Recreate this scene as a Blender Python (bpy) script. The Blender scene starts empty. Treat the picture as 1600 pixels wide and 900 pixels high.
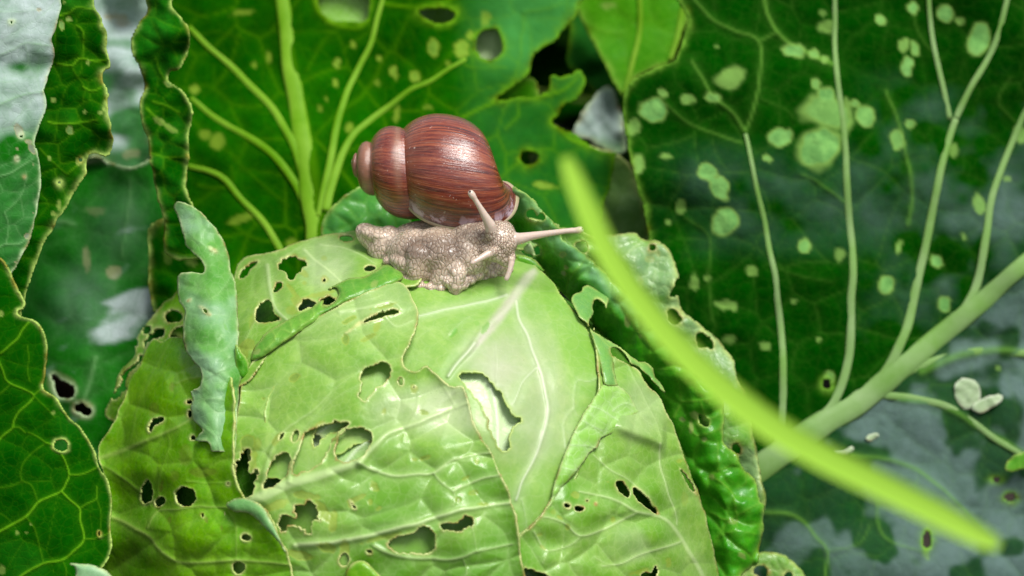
import bpy, math, random
import numpy as np
from mathutils import Vector

sc = bpy.context.scene
COL = sc.collection

# ------------------------------------------------------------------ camera
LENS, SENSOR, D0 = 85.0, 36.0, 0.62
PITCH = math.radians(20)
CAM = np.array([0.0, -0.60, 0.416])
FWD = np.array([0.0, math.cos(PITCH), -math.sin(PITCH)])
RGT = np.array([1.0, 0.0, 0.0])
UPV = np.array([0.0, math.sin(PITCH), math.cos(PITCH)])
K = SENSOR / LENS / 1600.0
S = D0 * K                       # metres per photo pixel at the snail

cam_d = bpy.data.cameras.new('camera')
cam = bpy.data.objects.new('camera', cam_d)
COL.objects.link(cam)
cam_d.lens = LENS
cam_d.sensor_width = SENSOR
cam_d.clip_start = 0.01
cam_d.clip_end = 500
cam.location = CAM
cam.rotation_euler = (math.radians(90) - PITCH, 0, 0)
cam_d.dof.use_dof = True
cam_d.dof.focus_distance = D0 + 0.004
cam_d.dof.aperture_fstop = 9.0
sc.camera = cam

# ------------------------------------------------------------------ light
SUN_EL, SUN_AZ = math.radians(63), math.radians(140)     # azimuth from +Y towards +X, light comes from there
w = bpy.data.worlds.new('World')
sc.world = w
w.use_nodes = True
wn = w.node_tree.nodes
bg = wn['Background']
sky = wn.new('ShaderNodeTexSky')
sky.sky_type = 'NISHITA'
sky.sun_disc = False
sky.sun_elevation = SUN_EL
sky.sun_rotation = SUN_AZ
sky.air_density = 1.3
sky.dust_density = 3.0
hsv = wn.new('ShaderNodeHueSaturation')          # thin cloud veils the blue
hsv.inputs['Saturation'].default_value = 0.30
w.node_tree.links.new(sky.outputs[0], hsv.inputs['Color'])
w.node_tree.links.new(hsv.outputs[0], bg.inputs[0])
bg.inputs[1].default_value = 0.085
sd = bpy.data.lights.new('sun', 'SUN')
sd.energy = 2.7
sd.angle = math.radians(24)
sd.color = (1.0, 0.97, 0.92)
sun = bpy.data.objects.new('sun', sd)
COL.objects.link(sun)
sdir = Vector((math.sin(SUN_AZ) * math.cos(SUN_EL), math.cos(SUN_AZ) * math.cos(SUN_EL), math.sin(SUN_EL)))
sun.rotation_euler = sdir.to_track_quat('Z', 'Y').to_euler()
sun.location = (0, 0, 3)
sc.view_settings.view_transform = 'Standard'
sc.view_settings.look = 'None'
sc.view_settings.exposure = 0.52
sc.view_settings.gamma = 1
sc.cycles.use_denoising = True
sc.cycles.max_bounces = 8
sc.cycles.transmission_bounces = 6

# ------------------------------------------------------------------ maths helpers
def P(x, y, h):
    """photo pixel (1600x900) and relief h (pixels towards the lens) -> world points"""
    x, y, h = np.broadcast_arrays(np.asarray(x, float), np.asarray(y, float), np.asarray(h, float))
    d = (D0 - h * S)[..., None]
    return CAM + d * (FWD + (x[..., None] - 800) * K * RGT - (y[..., None] - 450) * K * UPV)

def vnoise(x, y, scale, seed=0):
    r = np.random.RandomState(seed * 7919 % 100003 + 11)
    T = r.rand(64, 64)
    u, v = x / scale + 31.7, y / scale + 17.3
    i, j = np.floor(u).astype(int), np.floor(v).astype(int)
    fu, fv = u - i, v - j
    fu, fv = fu * fu * (3 - 2 * fu), fv * fv * (3 - 2 * fv)
    a = T[j % 64, i % 64]; b = T[j % 64, (i + 1) % 64]
    c = T[(j + 1) % 64, i % 64]; d = T[(j + 1) % 64, (i + 1) % 64]
    return ((a * (1 - fu) + b * fu) * (1 - fv) + (c * (1 - fu) + d * fu) * fv) * 2 - 1

def fbm(x, y, scale, seed=0, o=3):
    return sum(vnoise(x, y, scale / 2 ** k, seed + k) * 0.55 ** k for k in range(o))

def sstep(a, b, x):
    t = np.clip((x - a) / (b - a), 0, 1)
    return t * t * (3 - 2 * t)

def catmull(pts, step=4.0, closed=True):
    p = np.array(pts, float)
    n = len(p)
    out = []
    for i in range(n if closed else n - 1):
        if closed:
            a, b, c, d = p[(i - 1) % n], p[i], p[(i + 1) % n], p[(i + 2) % n]
        else:
            a, b, c, d = p[max(i - 1, 0)], p[i], p[i + 1], p[min(i + 2, n - 1)]
        m = max(1, int(np.linalg.norm((c - b)[:2]) / step))
        t = np.arange(m)[:, None] / m
        out.append(0.5 * (2 * b + (c - a) * t + (2 * a - 5 * b + 4 * c - d) * t ** 2 + (3 * b - a - 3 * c + d) * t ** 3))
    q = np.concatenate(out)
    return q if closed else np.vstack([q, p[-1]])

def ell(cx, cy, rx, ry=None, a=0, n=14):
    ry = rx if ry is None else ry
    t = np.linspace(0, 2 * np.pi, n, endpoint=False)
    c, s = math.cos(math.radians(a)), math.sin(math.radians(a))
    ex, ey = rx * np.cos(t), ry * np.sin(t)
    return np.stack([cx + ex * c - ey * s, cy + ex * s + ey * c], 1).tolist()

def rough(q, amp, wl, seed):
    if amp <= 0:
        return q
    t = np.roll(q, -1, 0) - np.roll(q, 1, 0)
    nn = np.stack([-t[:, 1], t[:, 0]], 1) / (np.linalg.norm(t, axis=1)[:, None] + 1e-6)
    return q + nn * (amp * fbm(q[:, 0], q[:, 1], wl, seed, 3))[:, None]

def seg_near(px, py, q, closed=True, w=None):
    """distance, nearest point, (interpolated width) to a polyline"""
    a = q if closed else q[:-1]
    b = np.roll(q, -1, 0) if closed else q[1:]
    n = len(px)
    D = np.full(n, 1e9); QX = np.zeros(n); QY = np.zeros(n); W = np.zeros(n)
    ab = b - a
    L = (ab ** 2).sum(1) + 1e-9
    ch = max(1, 3000000 // max(1, len(a)))
    for s in range(0, n, ch):
        x, y = px[s:s + ch, None], py[s:s + ch, None]
        t = np.clip(((x - a[:, 0]) * ab[:, 0] + (y - a[:, 1]) * ab[:, 1]) / L, 0, 1)
        qx, qy = a[:, 0] + t * ab[:, 0], a[:, 1] + t * ab[:, 1]
        d = (x - qx) ** 2 + (y - qy) ** 2
        if w is not None:
            ww = w[:-1] + t * (w[1:] - w[:-1])
            k = np.argmin(np.sqrt(d) / ww, 1)
        else:
            k = np.argmin(d, 1)
        r = np.arange(len(k))
        D[s:s + ch] = np.sqrt(d[r, k]); QX[s:s + ch] = qx[r, k]; QY[s:s + ch] = qy[r, k]
        if w is not None:
            W[s:s + ch] = ww[r, k]
    return D, QX, QY, W

def inside(px, py, q):
    a, b = q, np.roll(q, -1, 0)
    ins = np.zeros(len(px), bool)
    for (x0, y0), (x1, y1) in zip(a, b):
        if y0 == y1:
            continue
        m = (py > min(y0, y1)) & (py <= max(y0, y1))
        if m.any():
            idx = np.nonzero(m)[0]
            xi = x0 + (py[idx] - y0) * (x1 - x0) / (y1 - y0)
            ins[idx[px[idx] < xi]] ^= True
    return ins

def sdf(px, py, q, band):
    """signed distance (inside > 0), exact only within the band; nearest boundary point"""
    n = len(px)
    sd_ = np.full(n, -band * 1.0)
    QX, QY = px.copy(), py.copy()
    lo, hi = q.min(0) - band, q.max(0) + band
    m = (px > lo[0]) & (px < hi[0]) & (py > lo[1]) & (py < hi[1])
    idx = np.nonzero(m)[0]
    if len(idx) == 0:
        return sd_, QX, QY
    ins = inside(px[idx], py[idx], q)
    # coarse reject: distance to a thinned set of boundary samples
    q2 = q[::6]
    D = np.full(len(idx), 1e9)
    for s in range(0, len(idx), 20000):
        d = (px[idx[s:s + 20000], None] - q2[:, 0]) ** 2 + (py[idx[s:s + 20000], None] - q2[:, 1]) ** 2
        D[s:s + 20000] = np.sqrt(d.min(1))
    near = D < band + 26
    D = np.minimum(D, band)
    k = idx[near]
    d, qx, qy, _ = seg_near(px[k], py[k], q)
    D[near] = np.minimum(d, band)
    QX[k], QY[k] = qx, qy
    sd_[idx] = np.where(ins, D, -D)
    return sd_, QX, QY

def worley(px, py, sp, seed, warp=0.35, ax=1.0, ang=0.0):
    x = px + warp * sp * vnoise(px, py, sp * 1.3, seed + 3)
    y = py + warp * sp * vnoise(px, py, sp * 1.3, seed + 4)
    c, s = math.cos(math.radians(ang)), math.sin(math.radians(ang))
    x, y = (x * c + y * s) / ax, -x * s + y * c
    i0, j0 = np.floor(x / sp).astype(int), np.floor(y / sp).astype(int)
    r = np.random.RandomState(seed + 77)
    T = r.rand(128, 128, 2)
    F1 = np.full(len(x), 1e18); F2 = F1.copy(); X1 = np.zeros(len(x)); Y1 = X1.copy()
    cand = []
    for di in (-1, 0, 1):
        for dj in (-1, 0, 1):
            i, j = i0 + di, j0 + dj
            cx = (i + 0.1 + 0.8 * T[j % 128, i % 128, 0]) * sp
            cy = (j + 0.1 + 0.8 * T[j % 128, i % 128, 1]) * sp
            cand.append((cx, cy))
            d = (x - cx) ** 2 + (y - cy) ** 2
            m = d < F1
            X1 = np.where(m, cx, X1); Y1 = np.where(m, cy, Y1)
            F1 = np.where(m, d, F1)
    E = np.full(len(x), 1e9)
    for cx, cy in cand:
        dx, dy = cx - X1, cy - Y1
        L = np.sqrt(dx * dx + dy * dy)
        ok = L > 1e-6
        L = np.where(ok, L, 1)
        e = ((cx + X1) / 2 - x) * dx / L + ((cy + Y1) / 2 - y) * dy / L
        E = np.where(ok & (e < E), e, E)
    return E * (1 + 0 * ax)

# ------------------------------------------------------------------ scene bookkeeping
def thing(name, loc, label, cat, group=None):
    o = bpy.data.objects.new(name, None)
    COL.objects.link(o)
    o.location = loc
    o.empty_display_size = 0.02
    o['label'] = label
    o['category'] = cat
    if group:
        o['group'] = group
    return o

def world_loc(o):
    v = np.zeros(3)
    while o is not None:
        v += np.array(o.location)
        o = o.parent
    return v

def mesh_obj(name, verts, faces, mat, parent=None, label=None, attr=None, smooth=True, origin=None):
    verts = np.asarray(verts, float)
    base = world_loc(parent) if parent is not None else np.zeros(3)
    loc = np.zeros(3)
    if origin is not None:
        loc = np.asarray(origin, float) - base
    verts = verts - base - loc
    me = bpy.data.meshes.new(name)
    me.vertices.add(len(verts))
    me.vertices.foreach_set('co', verts.astype(np.float32).ravel())
    if isinstance(faces, np.ndarray):
        k = faces.shape[1]
        n = len(faces)
        me.loops.add(n * k)
        me.loops.foreach_set('vertex_index', faces.astype(np.int32).ravel())
        me.polygons.add(n)
        me.polygons.foreach_set('loop_start', (np.arange(n) * k).astype(np.int32))
        me.polygons.foreach_set('loop_total', np.full(n, k, np.int32))
    else:
        me.from_pydata([], [], faces) if False else None
        flat = [i for f in faces for i in f]
        tot = [len(f) for f in faces]
        me.loops.add(len(flat))
        me.loops.foreach_set('vertex_index', flat)
        me.polygons.add(len(tot))
        me.polygons.foreach_set('loop_start', np.concatenate([[0], np.cumsum(tot)[:-1]]).astype(np.int32))
        me.polygons.foreach_set('loop_total', np.array(tot, np.int32))
    me.update(calc_edges=True)
    if smooth:
        me.polygons.foreach_set('use_smooth', np.ones(len(me.polygons), bool))
    if attr is not None:
        a = me.attributes.new('pig', 'FLOAT_COLOR', 'POINT')
        a.data.foreach_set('color', np.ascontiguousarray(attr, np.float32).ravel())
    me.materials.append(mat)
    me.validate()
    o = bpy.data.objects.new(name, me)
    o.location = loc
    COL.objects.link(o)
    if parent is not None:
        o.parent = parent
    if label:
        o['label'] = label
    return o

# ------------------------------------------------------------------ leaf sheet
def leaf(name, outline, hfun, mat, parent, step=3.0, veins=(), holes=(), scars=(), thick=3.0, pillow=None, curl=None,
         cells=None, cells2=None, und=(), wob=(1.5, 18), hjag=1.2, tone=None, label=None, seed=1,
         rim=5.0, lift=0.0, smooth_outline=True, wrap=None, vein_relief=0.35, rimh=1.0, halo=1.0):
    q = catmull(outline, 4.0) if smooth_outline else np.array(outline, float)
    q = rough(q, wob[0], wob[1], seed)
    hq = []
    for k, hp in enumerate(holes):
        jag = hjag
        if isinstance(hp, tuple) and len(hp) == 2 and isinstance(hp[1], (int, float)) and not isinstance(hp[0], (int, float)):
            hp, jag = hp
        hq.append(rough(rough(catmull(hp, 2.0), jag * 1.5, 10, seed + 20 + k), jag * 0.7, 4, seed + 60 + k))
    lo, hi = q.min(0) - step * 2, q.max(0) + step * 2
    nx, ny = int((hi[0] - lo[0]) / step) + 1, int((hi[1] - lo[1]) / step) + 1
    gx, gy = np.meshgrid(lo[0] + np.arange(nx) * step, lo[1] + np.arange(ny) * step)
    px, py = gx.ravel(), gy.ravel()
    band = 60.0 if pillow is None else max(60.0, pillow[1] + 10)
    sd_, QX, QY = sdf(px, py, q, band)
    sd_out = sd_.copy()
    hd = np.full(len(px), band)
    for p_ in hq:
        s2, qx, qy = sdf(px, py, p_, 25.0)
        hd = np.minimum(hd, np.where(s2 <= -24.9, band, -s2))
        m = -s2 < sd_
        m &= s2 > -24.9
        sd_ = np.where(m, -s2, sd_)
        QX = np.where(m, qx, QX); QY = np.where(m, qy, QY)
    snap = (sd_ < 0.38 * step) & (sd_ > -1.3 * step)
    X = np.where(snap, QX, px); Y = np.where(snap, QY, py)
    ok = (sd_ > -0.72 * step).reshape(ny, nx)
    qd = ok[:-1, :-1] & ok[:-1, 1:] & ok[1:, :-1] & ok[1:, 1:]
    inn = (sd_ > 0.0).reshape(ny, nx)
    qd &= (inn[:-1, :-1] | inn[:-1, 1:] | inn[1:, :-1] | inn[1:, 1:])
    idx = np.arange(nx * ny).reshape(ny, nx)
    A, B, C_, D_ = idx[:-1, :-1][qd], idx[:-1, 1:][qd], idx[1:, 1:][qd], idx[1:, :-1][qd]
    F = np.stack([A, D_, C_, B], 1)
    used = np.unique(F)
    remap = -np.ones(nx * ny, int)
    remap[used] = np.arange(len(used))
    F = remap[F]
    x, y = X[used], Y[used]
    d_out = np.clip(sd_out[used], 0, None)
    d_any = np.clip(np.where(snap, 0, sd_)[used], 0, None)
    h = hfun(x, y).astype(float)
    vein = np.zeros(len(x))
    for v in veins:
        pts, w0, w1 = v[0], v[1], v[2]
        stg = v[3] if len(v) > 3 else 1.0
        vq = catmull([tuple(p_) for p_ in pts], 5.0, False)
        vq = vq + np.stack([1.3 * vnoise(vq[:, 0], vq[:, 1], 23, seed + 5), 1.3 * vnoise(vq[:, 0], vq[:, 1], 23, seed + 6)], 1)
        m_ = len(vq)
        ww = np.linspace(w0, w1, m_) * 0.5
        mw = max(w0, w1) * 3 + 16
        l2, h2 = vq.min(0) - mw, vq.max(0) + mw
        k = np.nonzero((x > l2[0]) & (x < h2[0]) & (y > l2[1]) & (y < h2[1]))[0]
        if len(k) == 0:
            continue
        dd, _, _, W = seg_near(x[k], y[k], vq, False, ww)
        We = np.maximum(W, 0.62 * step)
        t = dd / We
        fadew = np.clip(W / We, 0.45, 1) ** 0.7
        pw = np.clip(2 + (W - 1.5 * step) / step, 2, 4)
        val = np.exp(-(t / 1.0) ** pw) * stg * fadew
        vein[k] = np.maximum(vein[k], val)
        vein[k] = np.maximum(vein[k], 0.30 * halo * stg * np.exp(-(dd / (3.0 * We + 5)) ** 2))
        h[k] -= 0.9 * np.exp(-((dd - 2.6 * We - 3) / (We + 4)) ** 2) * min(1.0, stg)
        h[k] += vein_relief * 2.0 * np.maximum(W, 0.8) * np.exp(-(t / 1.25) ** 2)
        h[k] -= 0.10 * W * np.exp(-((t - 2.2) / 0.9) ** 2)
    for cc, fac in ((cells, 1.0), (cells2, 0.6)):
        if cc:
            sp, amp, stg, vw = cc[:4]
            e = worley(x, y, sp, seed + 31 + int(sp), 0.35, *(cc[4:] if len(cc) > 4 else ()))
            fade = 0.55 + 0.45 * vnoise(x, y, sp * 2.2, seed + 9)
            h += amp * (1 - np.exp(-e / (0.28 * sp))) * (0.6 + 0.4 * fade)
            vein = np.maximum(vein, np.exp(-(e / vw) ** 2) * stg * fac * np.clip(fade + 0.25, 0, 1))
            if fac == 1.0:
                vein = np.maximum(vein, 0.5 * halo * stg * np.exp(-(e / (0.14 * sp)) ** 2))
    for amp, sc_ in und:
        h += amp * fbm(x, y, sc_, seed + 50 + int(sc_), 2)
    if pillow:
        t = np.clip(d_out / pillow[1], 0, 1)
        h += pillow[0] * np.sqrt(1 - (1 - t) ** 2)
    if curl:
        cn = 0.6 + 0.6 * vnoise(x, y, 70, seed + 8)
        h += curl[0] * np.exp(-(d_out / curl[1]) ** 1.3) * cn
    scar = np.zeros(len(x))
    for s in scars:
        cx, cy, rx, ry = s[:4]
        a = math.radians(s[4] if len(s) > 4 else 0)
        stg = s[5] if len(s) > 5 else 1.0
        u = ((x - cx) * math.cos(a) + (y - cy) * math.sin(a)) / rx
        v = (-(x - cx) * math.sin(a) + (y - cy) * math.cos(a)) / ry
        rr = np.sqrt(u * u + v * v) + 0.22 * fbm(x, y, max(6, min(rx, ry) * 1.2), seed + 3)
        val = (1 - sstep(0.70, 1.06, rr)) * stg
        h -= 1.2 * val
        scar = np.maximum(scar, val)
    edge = np.exp(-(d_any / (rim * (1.0 + 0.55 * vnoise(x, y, 16, seed + 13)))) ** 1.5)
    h += rimh * np.exp(-(d_any / (rim * 0.9)) ** 2) * 1.2
    h += lift
    tn = np.zeros(len(x)) if tone is None else np.clip(tone(x, y), -1, 1)
    V = P(x, y, h)
    # normals
    fn = np.cross(V[F[:, 2]] - V[F[:, 0]], V[F[:, 3]] - V[F[:, 1]])
    N = np.zeros_like(V)
    for c in range(4):
        np.add.at(N, F[:, c], fn)
    N /= np.linalg.norm(N, axis=1)[:, None] + 1e-12
    if (N @ FWD).mean() > 0:
        N = -N
        F = F[:, ::-1]
    n = len(V)
    V2 = V - N * (thick * S)
    E = np.concatenate([F[:, [0, 1]], F[:, [1, 2]], F[:, [2, 3]], F[:, [3, 0]]])
    key = np.sort(E, 1)
    kk = key[:, 0].astype(np.int64) * n + key[:, 1]
    u_, inv, cnt = np.unique(kk, return_inverse=True, return_counts=True)
    be = E[cnt[inv] == 1]
    R = np.stack([be[:, 1], be[:, 0], be[:, 0] + n, be[:, 1] + n], 1)
    FF = np.concatenate([F, F[:, ::-1] + n, R])
    att = np.stack([vein, edge, scar, tn], 1)
    return mesh_obj(name, np.vstack([V, V2]), FF, mat, parent, label, np.vstack([att, att]))

def tube(name, pts, w0, w1, hfun, mat, parent, flat=0.6, seed=0, sink=0.25, label=None, ns=10):
    q = catmull(pts, 8.0, False)
    x = q[:, 0] + 1.5 * vnoise(q[:, 0], q[:, 1], 40, seed)
    y = q[:, 1] + 1.5 * vnoise(q[:, 0], q[:, 1], 40, seed + 1)
    t = np.linspace(0, 1, len(q))
    w_ = (w0 + (w1 - w0) * t) * 0.5 * (1 + 0.06 * vnoise(x, y, 30, seed + 2))
    h = hfun(x, y) + 4.5
    V, F = [], []
    C_ = P(x, y, h - w_ * sink)
    T = np.gradient(C_, axis=0)
    T /= np.linalg.norm(T, axis=1)[:, None] + 1e-12
    side = np.cross(T, FWD); side /= np.linalg.norm(side, axis=1)[:, None] + 1e-12
    fr = np.cross(T, side)
    fr *= -np.sign((fr @ FWD))[:, None]
    a = np.arange(ns) * 2 * np.pi / ns
    for i in range(len(q)):
        for k in a:
            V.append(C_[i] + S * w_[i] * (side[i] * math.cos(k) + fr[i] * math.sin(k) * flat))
    n = len(q)
    for i in range(n - 1):
        for k in range(ns):
            k2 = (k + 1) % ns
            F.append((i * ns + k, i * ns + k2, (i + 1) * ns + k2, (i + 1) * ns + k))
    F.append(tuple(range(ns))[::-1]); F.append(tuple((n - 1) * ns + k for k in range(ns)))
    att = np.zeros((len(V), 4)); att[:, 0] = 1
    return mesh_obj(name, V, F, mat, parent, label, att)

# ------------------------------------------------------------------ materials
def srgb(r, g, b):
    f = lambda c: (c / 255 / 12.92) if c / 255 <= 0.04045 else ((c / 255 + 0.055) / 1.055) ** 2.4
    return (f(r), f(g), f(b), 1)

def new_mat(name):
    m = bpy.data.materials.new(name)
    m.use_nodes = True
    nt = m.node_tree
    b = nt.nodes['Principled BSDF']
    out = nt.nodes['Material Output']
    return m, nt, b, out

def mixc(nt, fac, a, b, mode='MIX'):
    n = nt.nodes.new('ShaderNodeMix')
    n.data_type = 'RGBA'
    n.blend_type = mode
    for sock, v in ((n.inputs[0], fac), (n.inputs[6], a), (n.inputs[7], b)):
        if hasattr(v, 'links'):
            nt.links.new(v, sock)
        else:
            sock.default_value = v
    return n.outputs[2]

def math_n(nt, op, a, b=None, c=None, clamp=False):
    n = nt.nodes.new('ShaderNodeMath')
    n.operation = op
    n.use_clamp = clamp
    for k, v in enumerate((a, b, c)):
        if v is None:
            continue
        if hasattr(v, 'links'):
            nt.links.new(v, n.inputs[k])
        else:
            n.inputs[k].default_value = v
    return n.outputs[0]

def ramp(nt, fac, stops):
    n = nt.nodes.new('ShaderNodeValToRGB')
    e = n.color_ramp.elements
    while len(e) < len(stops):
        e.new(0.5)
    for k, (p_, c) in enumerate(stops):
        e[k].position = p_
        e[k].color = c if len(c) == 4 else (*c, 1)
    nt.links.new(fac, n.inputs[0])
    return n.outputs[0]

def gray(v):
    return (v, v, v, 1)

def noise_n(nt, co, scale, detail=4, rough_=0.55, dist=0.0):
    n = nt.nodes.new('ShaderNodeTexNoise')
    n.inputs['Scale'].default_value = scale
    n.inputs['Detail'].default_value = detail
    n.inputs['Roughness'].default_value = rough_
    n.inputs['Distortion'].default_value = dist
    nt.links.new(co, n.inputs['Vector'])
    return n.outputs['Fac']

def leafmat(name, dark, light, vein, rimc, scarc, tonec, rough_=0.42, transl=0.22, big=45, net=420, netb=0.25, speck=0.35,
            spec=0.5, netcol=0.12, mott=0.5, coat=0.0, veinmix=0.85, fine=0.14, bs=0.45):
    m, nt, b, out = new_mat(name)
    L = nt.links
    tc = nt.nodes.new('ShaderNodeTexCoord')
    co = tc.outputs['Object']
    at = nt.nodes.new('ShaderNodeAttribute'); at.attribute_name = 'pig'
    sp = nt.nodes.new('ShaderNodeSeparateColor'); L.new(at.outputs['Color'], sp.inputs[0])
    V_, E_, R_ = sp.outputs[0], sp.outputs[1], sp.outputs[2]
    T_ = at.outputs['Alpha']
    n1 = noise_n(nt, co, big, 5, 0.6, 0.3)
    n2 = noise_n(nt, co, big * 7, 5, 0.65)
    f = math_n(nt, 'ADD', math_n(nt, 'MULTIPLY', n1, 0.7), math_n(nt, 'MULTIPLY', n2, 0.3))
    f = ramp(nt, f, [(0.5 - 0.16 / max(mott, .05) * 0.5, gray(0)), (0.5 + 0.16 / max(mott, .05) * 0.5, gray(1))])
    c = mixc(nt, f, dark, light)
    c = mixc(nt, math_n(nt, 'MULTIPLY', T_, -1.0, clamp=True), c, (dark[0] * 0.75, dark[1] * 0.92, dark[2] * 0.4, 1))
    nm = noise_n(nt, co, 330, 6, 0.72, 0.8)
    mt = math_n(nt, 'MULTIPLY', ramp(nt, nm, [(0.40, gray(0)), (0.60, gray(1))]), 0.42 * mott * 2)
    c = mixc(nt, mt, c, (dark[0] * 0.85, dark[1] * 0.95, dark[2] * 0.8, 1))
    # tone colour: waxy bloom, painted sheen and highlights, other patches
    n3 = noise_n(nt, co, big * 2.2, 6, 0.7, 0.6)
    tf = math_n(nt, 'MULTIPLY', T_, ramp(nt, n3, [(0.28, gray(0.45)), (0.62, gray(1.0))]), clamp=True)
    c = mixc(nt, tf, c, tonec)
    # fine net of veinlets
    vo = nt.nodes.new('ShaderNodeTexVoronoi'); vo.feature = 'DISTANCE_TO_EDGE'
    vo.inputs['Scale'].default_value = net
    wv = nt.nodes.new('ShaderNodeVectorMath'); wv.operation = 'MULTIPLY_ADD'
    nz = nt.nodes.new('ShaderNodeTexNoise'); nz.inputs['Scale'].default_value = net * 0.8
    L.new(co, nz.inputs['Vector'])
    L.new(nz.outputs['Color'], wv.inputs[0]); wv.inputs[1].default_value = (0.9 / net,) * 3; L.new(co, wv.inputs[2])
    L.new(wv.outputs[0], vo.inputs['Vector'])
    ne = ramp(nt, vo.outputs['Distance'], [(0.0, gray(1)), (0.09, gray(0))])
    c = mixc(nt, math_n(nt, 'MULTIPLY', ne, netcol), c, vein)
    c = mixc(nt, math_n(nt, 'MULTIPLY', V_, veinmix), c, vein)
    # specks
    n4 = noise_n(nt, co, 1500, 2, 0.5)
    sk = ramp(nt, n4, [(0.70, gray(0)), (0.76, gray(1))])
    c = mixc(nt, math_n(nt, 'MULTIPLY', sk, speck), c, (dark[0] * 0.4, dark[1] * 0.45, dark[2] * 0.4, 1))
    # chewed windows
    n5 = noise_n(nt, co, 700, 3, 0.6)
    scin = mixc(nt, ramp(nt, noise_n(nt, co, 260, 3, 0.6), [(0.40, gray(0)), (0.60, gray(1))]), (scarc[0] * 0.80, scarc[1] * 0.97, scarc[2] * 1.2, 1), (scarc[0] * 0.55, scarc[1] * 0.74, scarc[2] * 0.9, 1))
    scm = mixc(nt, ramp(nt, R_, [(0.62, gray(0)), (0.88, gray(1))]), scarc, scin)
    c = mixc(nt, R_, c, scm)
    n6 = noise_n(nt, co, 420, 3, 0.6)
    ef = math_n(nt, 'MULTIPLY', E_, ramp(nt, n6, [(0.35, gray(0.45)), (0.6, gray(1))]), clamp=True)
    rimb = mixc(nt, ramp(nt, noise_n(nt, co, 160, 3, 0.6), [(0.50, gray(0)), (0.62, gray(0.9))]), rimc, (rimc[0] * 0.55, rimc[1] * 0.34, rimc[2] * 0.22, 1))
    c = mixc(nt, ef, c, rimb)
    L.new(c, b.inputs['Base Color'])
    rr = ramp(nt, math_n(nt, 'ADD', math_n(nt, 'MULTIPLY', n2, 0.4), math_n(nt, 'MULTIPLY', n3, 0.6)), [(0.36, gray(rough_ + 0.14)), (0.5, gray(rough_)), (0.66, gray(max(0.08, rough_ - 0.16)))])
    L.new(rr, b.inputs['Roughness'])
    b.inputs['Specular IOR Level'].default_value = spec
    b.inputs['Coat Weight'].default_value = coat
    b.inputs['Coat Roughness'].default_value = 0.12
    # bump
    hsum = math_n(nt, 'SUBTRACT', math_n(nt, 'MULTIPLY', n2, 0.5), math_n(nt, 'MULTIPLY', ne, netb))
    n7 = noise_n(nt, co, 1100, 4, 0.6)
    hsum = math_n(nt, 'ADD', hsum, math_n(nt, 'MULTIPLY', n7, fine))
    bp = nt.nodes.new('ShaderNodeBump')
    bp.inputs['Strength'].default_value = bs
    bp.inputs['Distance'].default_value = 0.0006
    L.new(hsum, bp.inputs['Height'])
    L.new(bp.outputs[0], b.inputs['Normal'])
    tr = nt.nodes.new('ShaderNodeBsdfTranslucent')
    tcx = mixc(nt, 0.35, c, (light[0] * 1.1, min(1, light[1] * 1.25), light[2] * 0.5, 1))
    L.new(tcx, tr.inputs['Color'])
    L.new(bp.outputs[0], tr.inputs['Normal'])
    mx = nt.nodes.new('ShaderNodeMixShader')
    mx.inputs[0].default_value = transl
    L.new(b.outputs[0], mx.inputs[1]); L.new(tr.outputs[0], mx.inputs[2])
    L.new(mx.outputs[0], out.inputs['Surface'])
    return m
# ------------------------------------------------------------------ palette
M = {}
M['pale'] = leafmat('pale_head_leaf', (0.14, 0.35, 0.022, 1), (0.32, 0.53, 0.095, 1), (0.60, 0.76, 0.36, 1), (0.62, 0.66, 0.26, 1),
                    (0.33, 0.42, 0.05, 1), (0.62, 0.68, 0.46, 1), 0.34, 0.16, 40, 380, 0.05, 0.30, 0.4, 0.10, bs=0.4, coat=0.14)
M['inner'] = leafmat('inner_head_leaf', (0.26, 0.52, 0.08, 1), (0.42, 0.68, 0.18, 1), (0.75, 0.85, 0.62, 1), (0.55, 0.62, 0.28, 1),
                     (0.34, 0.42, 0.08, 1), (0.74, 0.88, 0.58, 1), 0.38, 0.15, 40, 380, 0.15, 0.2, spec=0.4)
M['lilac'] = leafmat('lilac_ribbed_leaf', (0.19, 0.41, 0.05, 1), (0.37, 0.56, 0.14, 1), (0.68, 0.74, 0.55, 1), (0.48, 0.62, 0.16, 1),
                     (0.18, 0.42, 0.05, 1), (0.64, 0.53, 0.53, 1), 0.40, 0.14, 34, 300, 0.03, 0.2, netcol=0.05, spec=0.4, bs=0.3)
M['olive'] = leafmat('olive_head_leaf', (0.085, 0.32, 0.001, 1), (0.22, 0.51, 0.004, 1), (0.40, 0.60, 0.12, 1), (0.60, 0.66, 0.24, 1),
                     (0.20, 0.26, 0.03, 1), (0.04, 0.19, 0.002, 1), 0.28, 0.18, 50, 380, 0.06, 0.6, coat=0.10, spec=0.25, bs=0.4)
M['dim'] = leafmat('inner_leaf_painted_shade', (0.03, 0.15, 0.004, 1), (0.08, 0.26, 0.012, 1), (0.3, 0.5, 0.12, 1), (0.3, 0.4, 0.1, 1),
                   (0.2, 0.26, 0.04, 1), (0.2, 0.3, 0.1, 1), 0.4, 0.15, 50, 380)  # dark green carries the shade inside the holes
M['blue'] = leafmat('waxy_curled_leaf', (0.08, 0.29, 0.04, 1), (0.18, 0.44, 0.09, 1), (0.40, 0.62, 0.28, 1), (0.62, 0.74, 0.36, 1),
                    (0.14, 0.38, 0.05, 1), (0.25, 0.46, 0.25, 1), 0.42, 0.14, 60, 420, 0.12, 0.25, spec=0.3)
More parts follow.
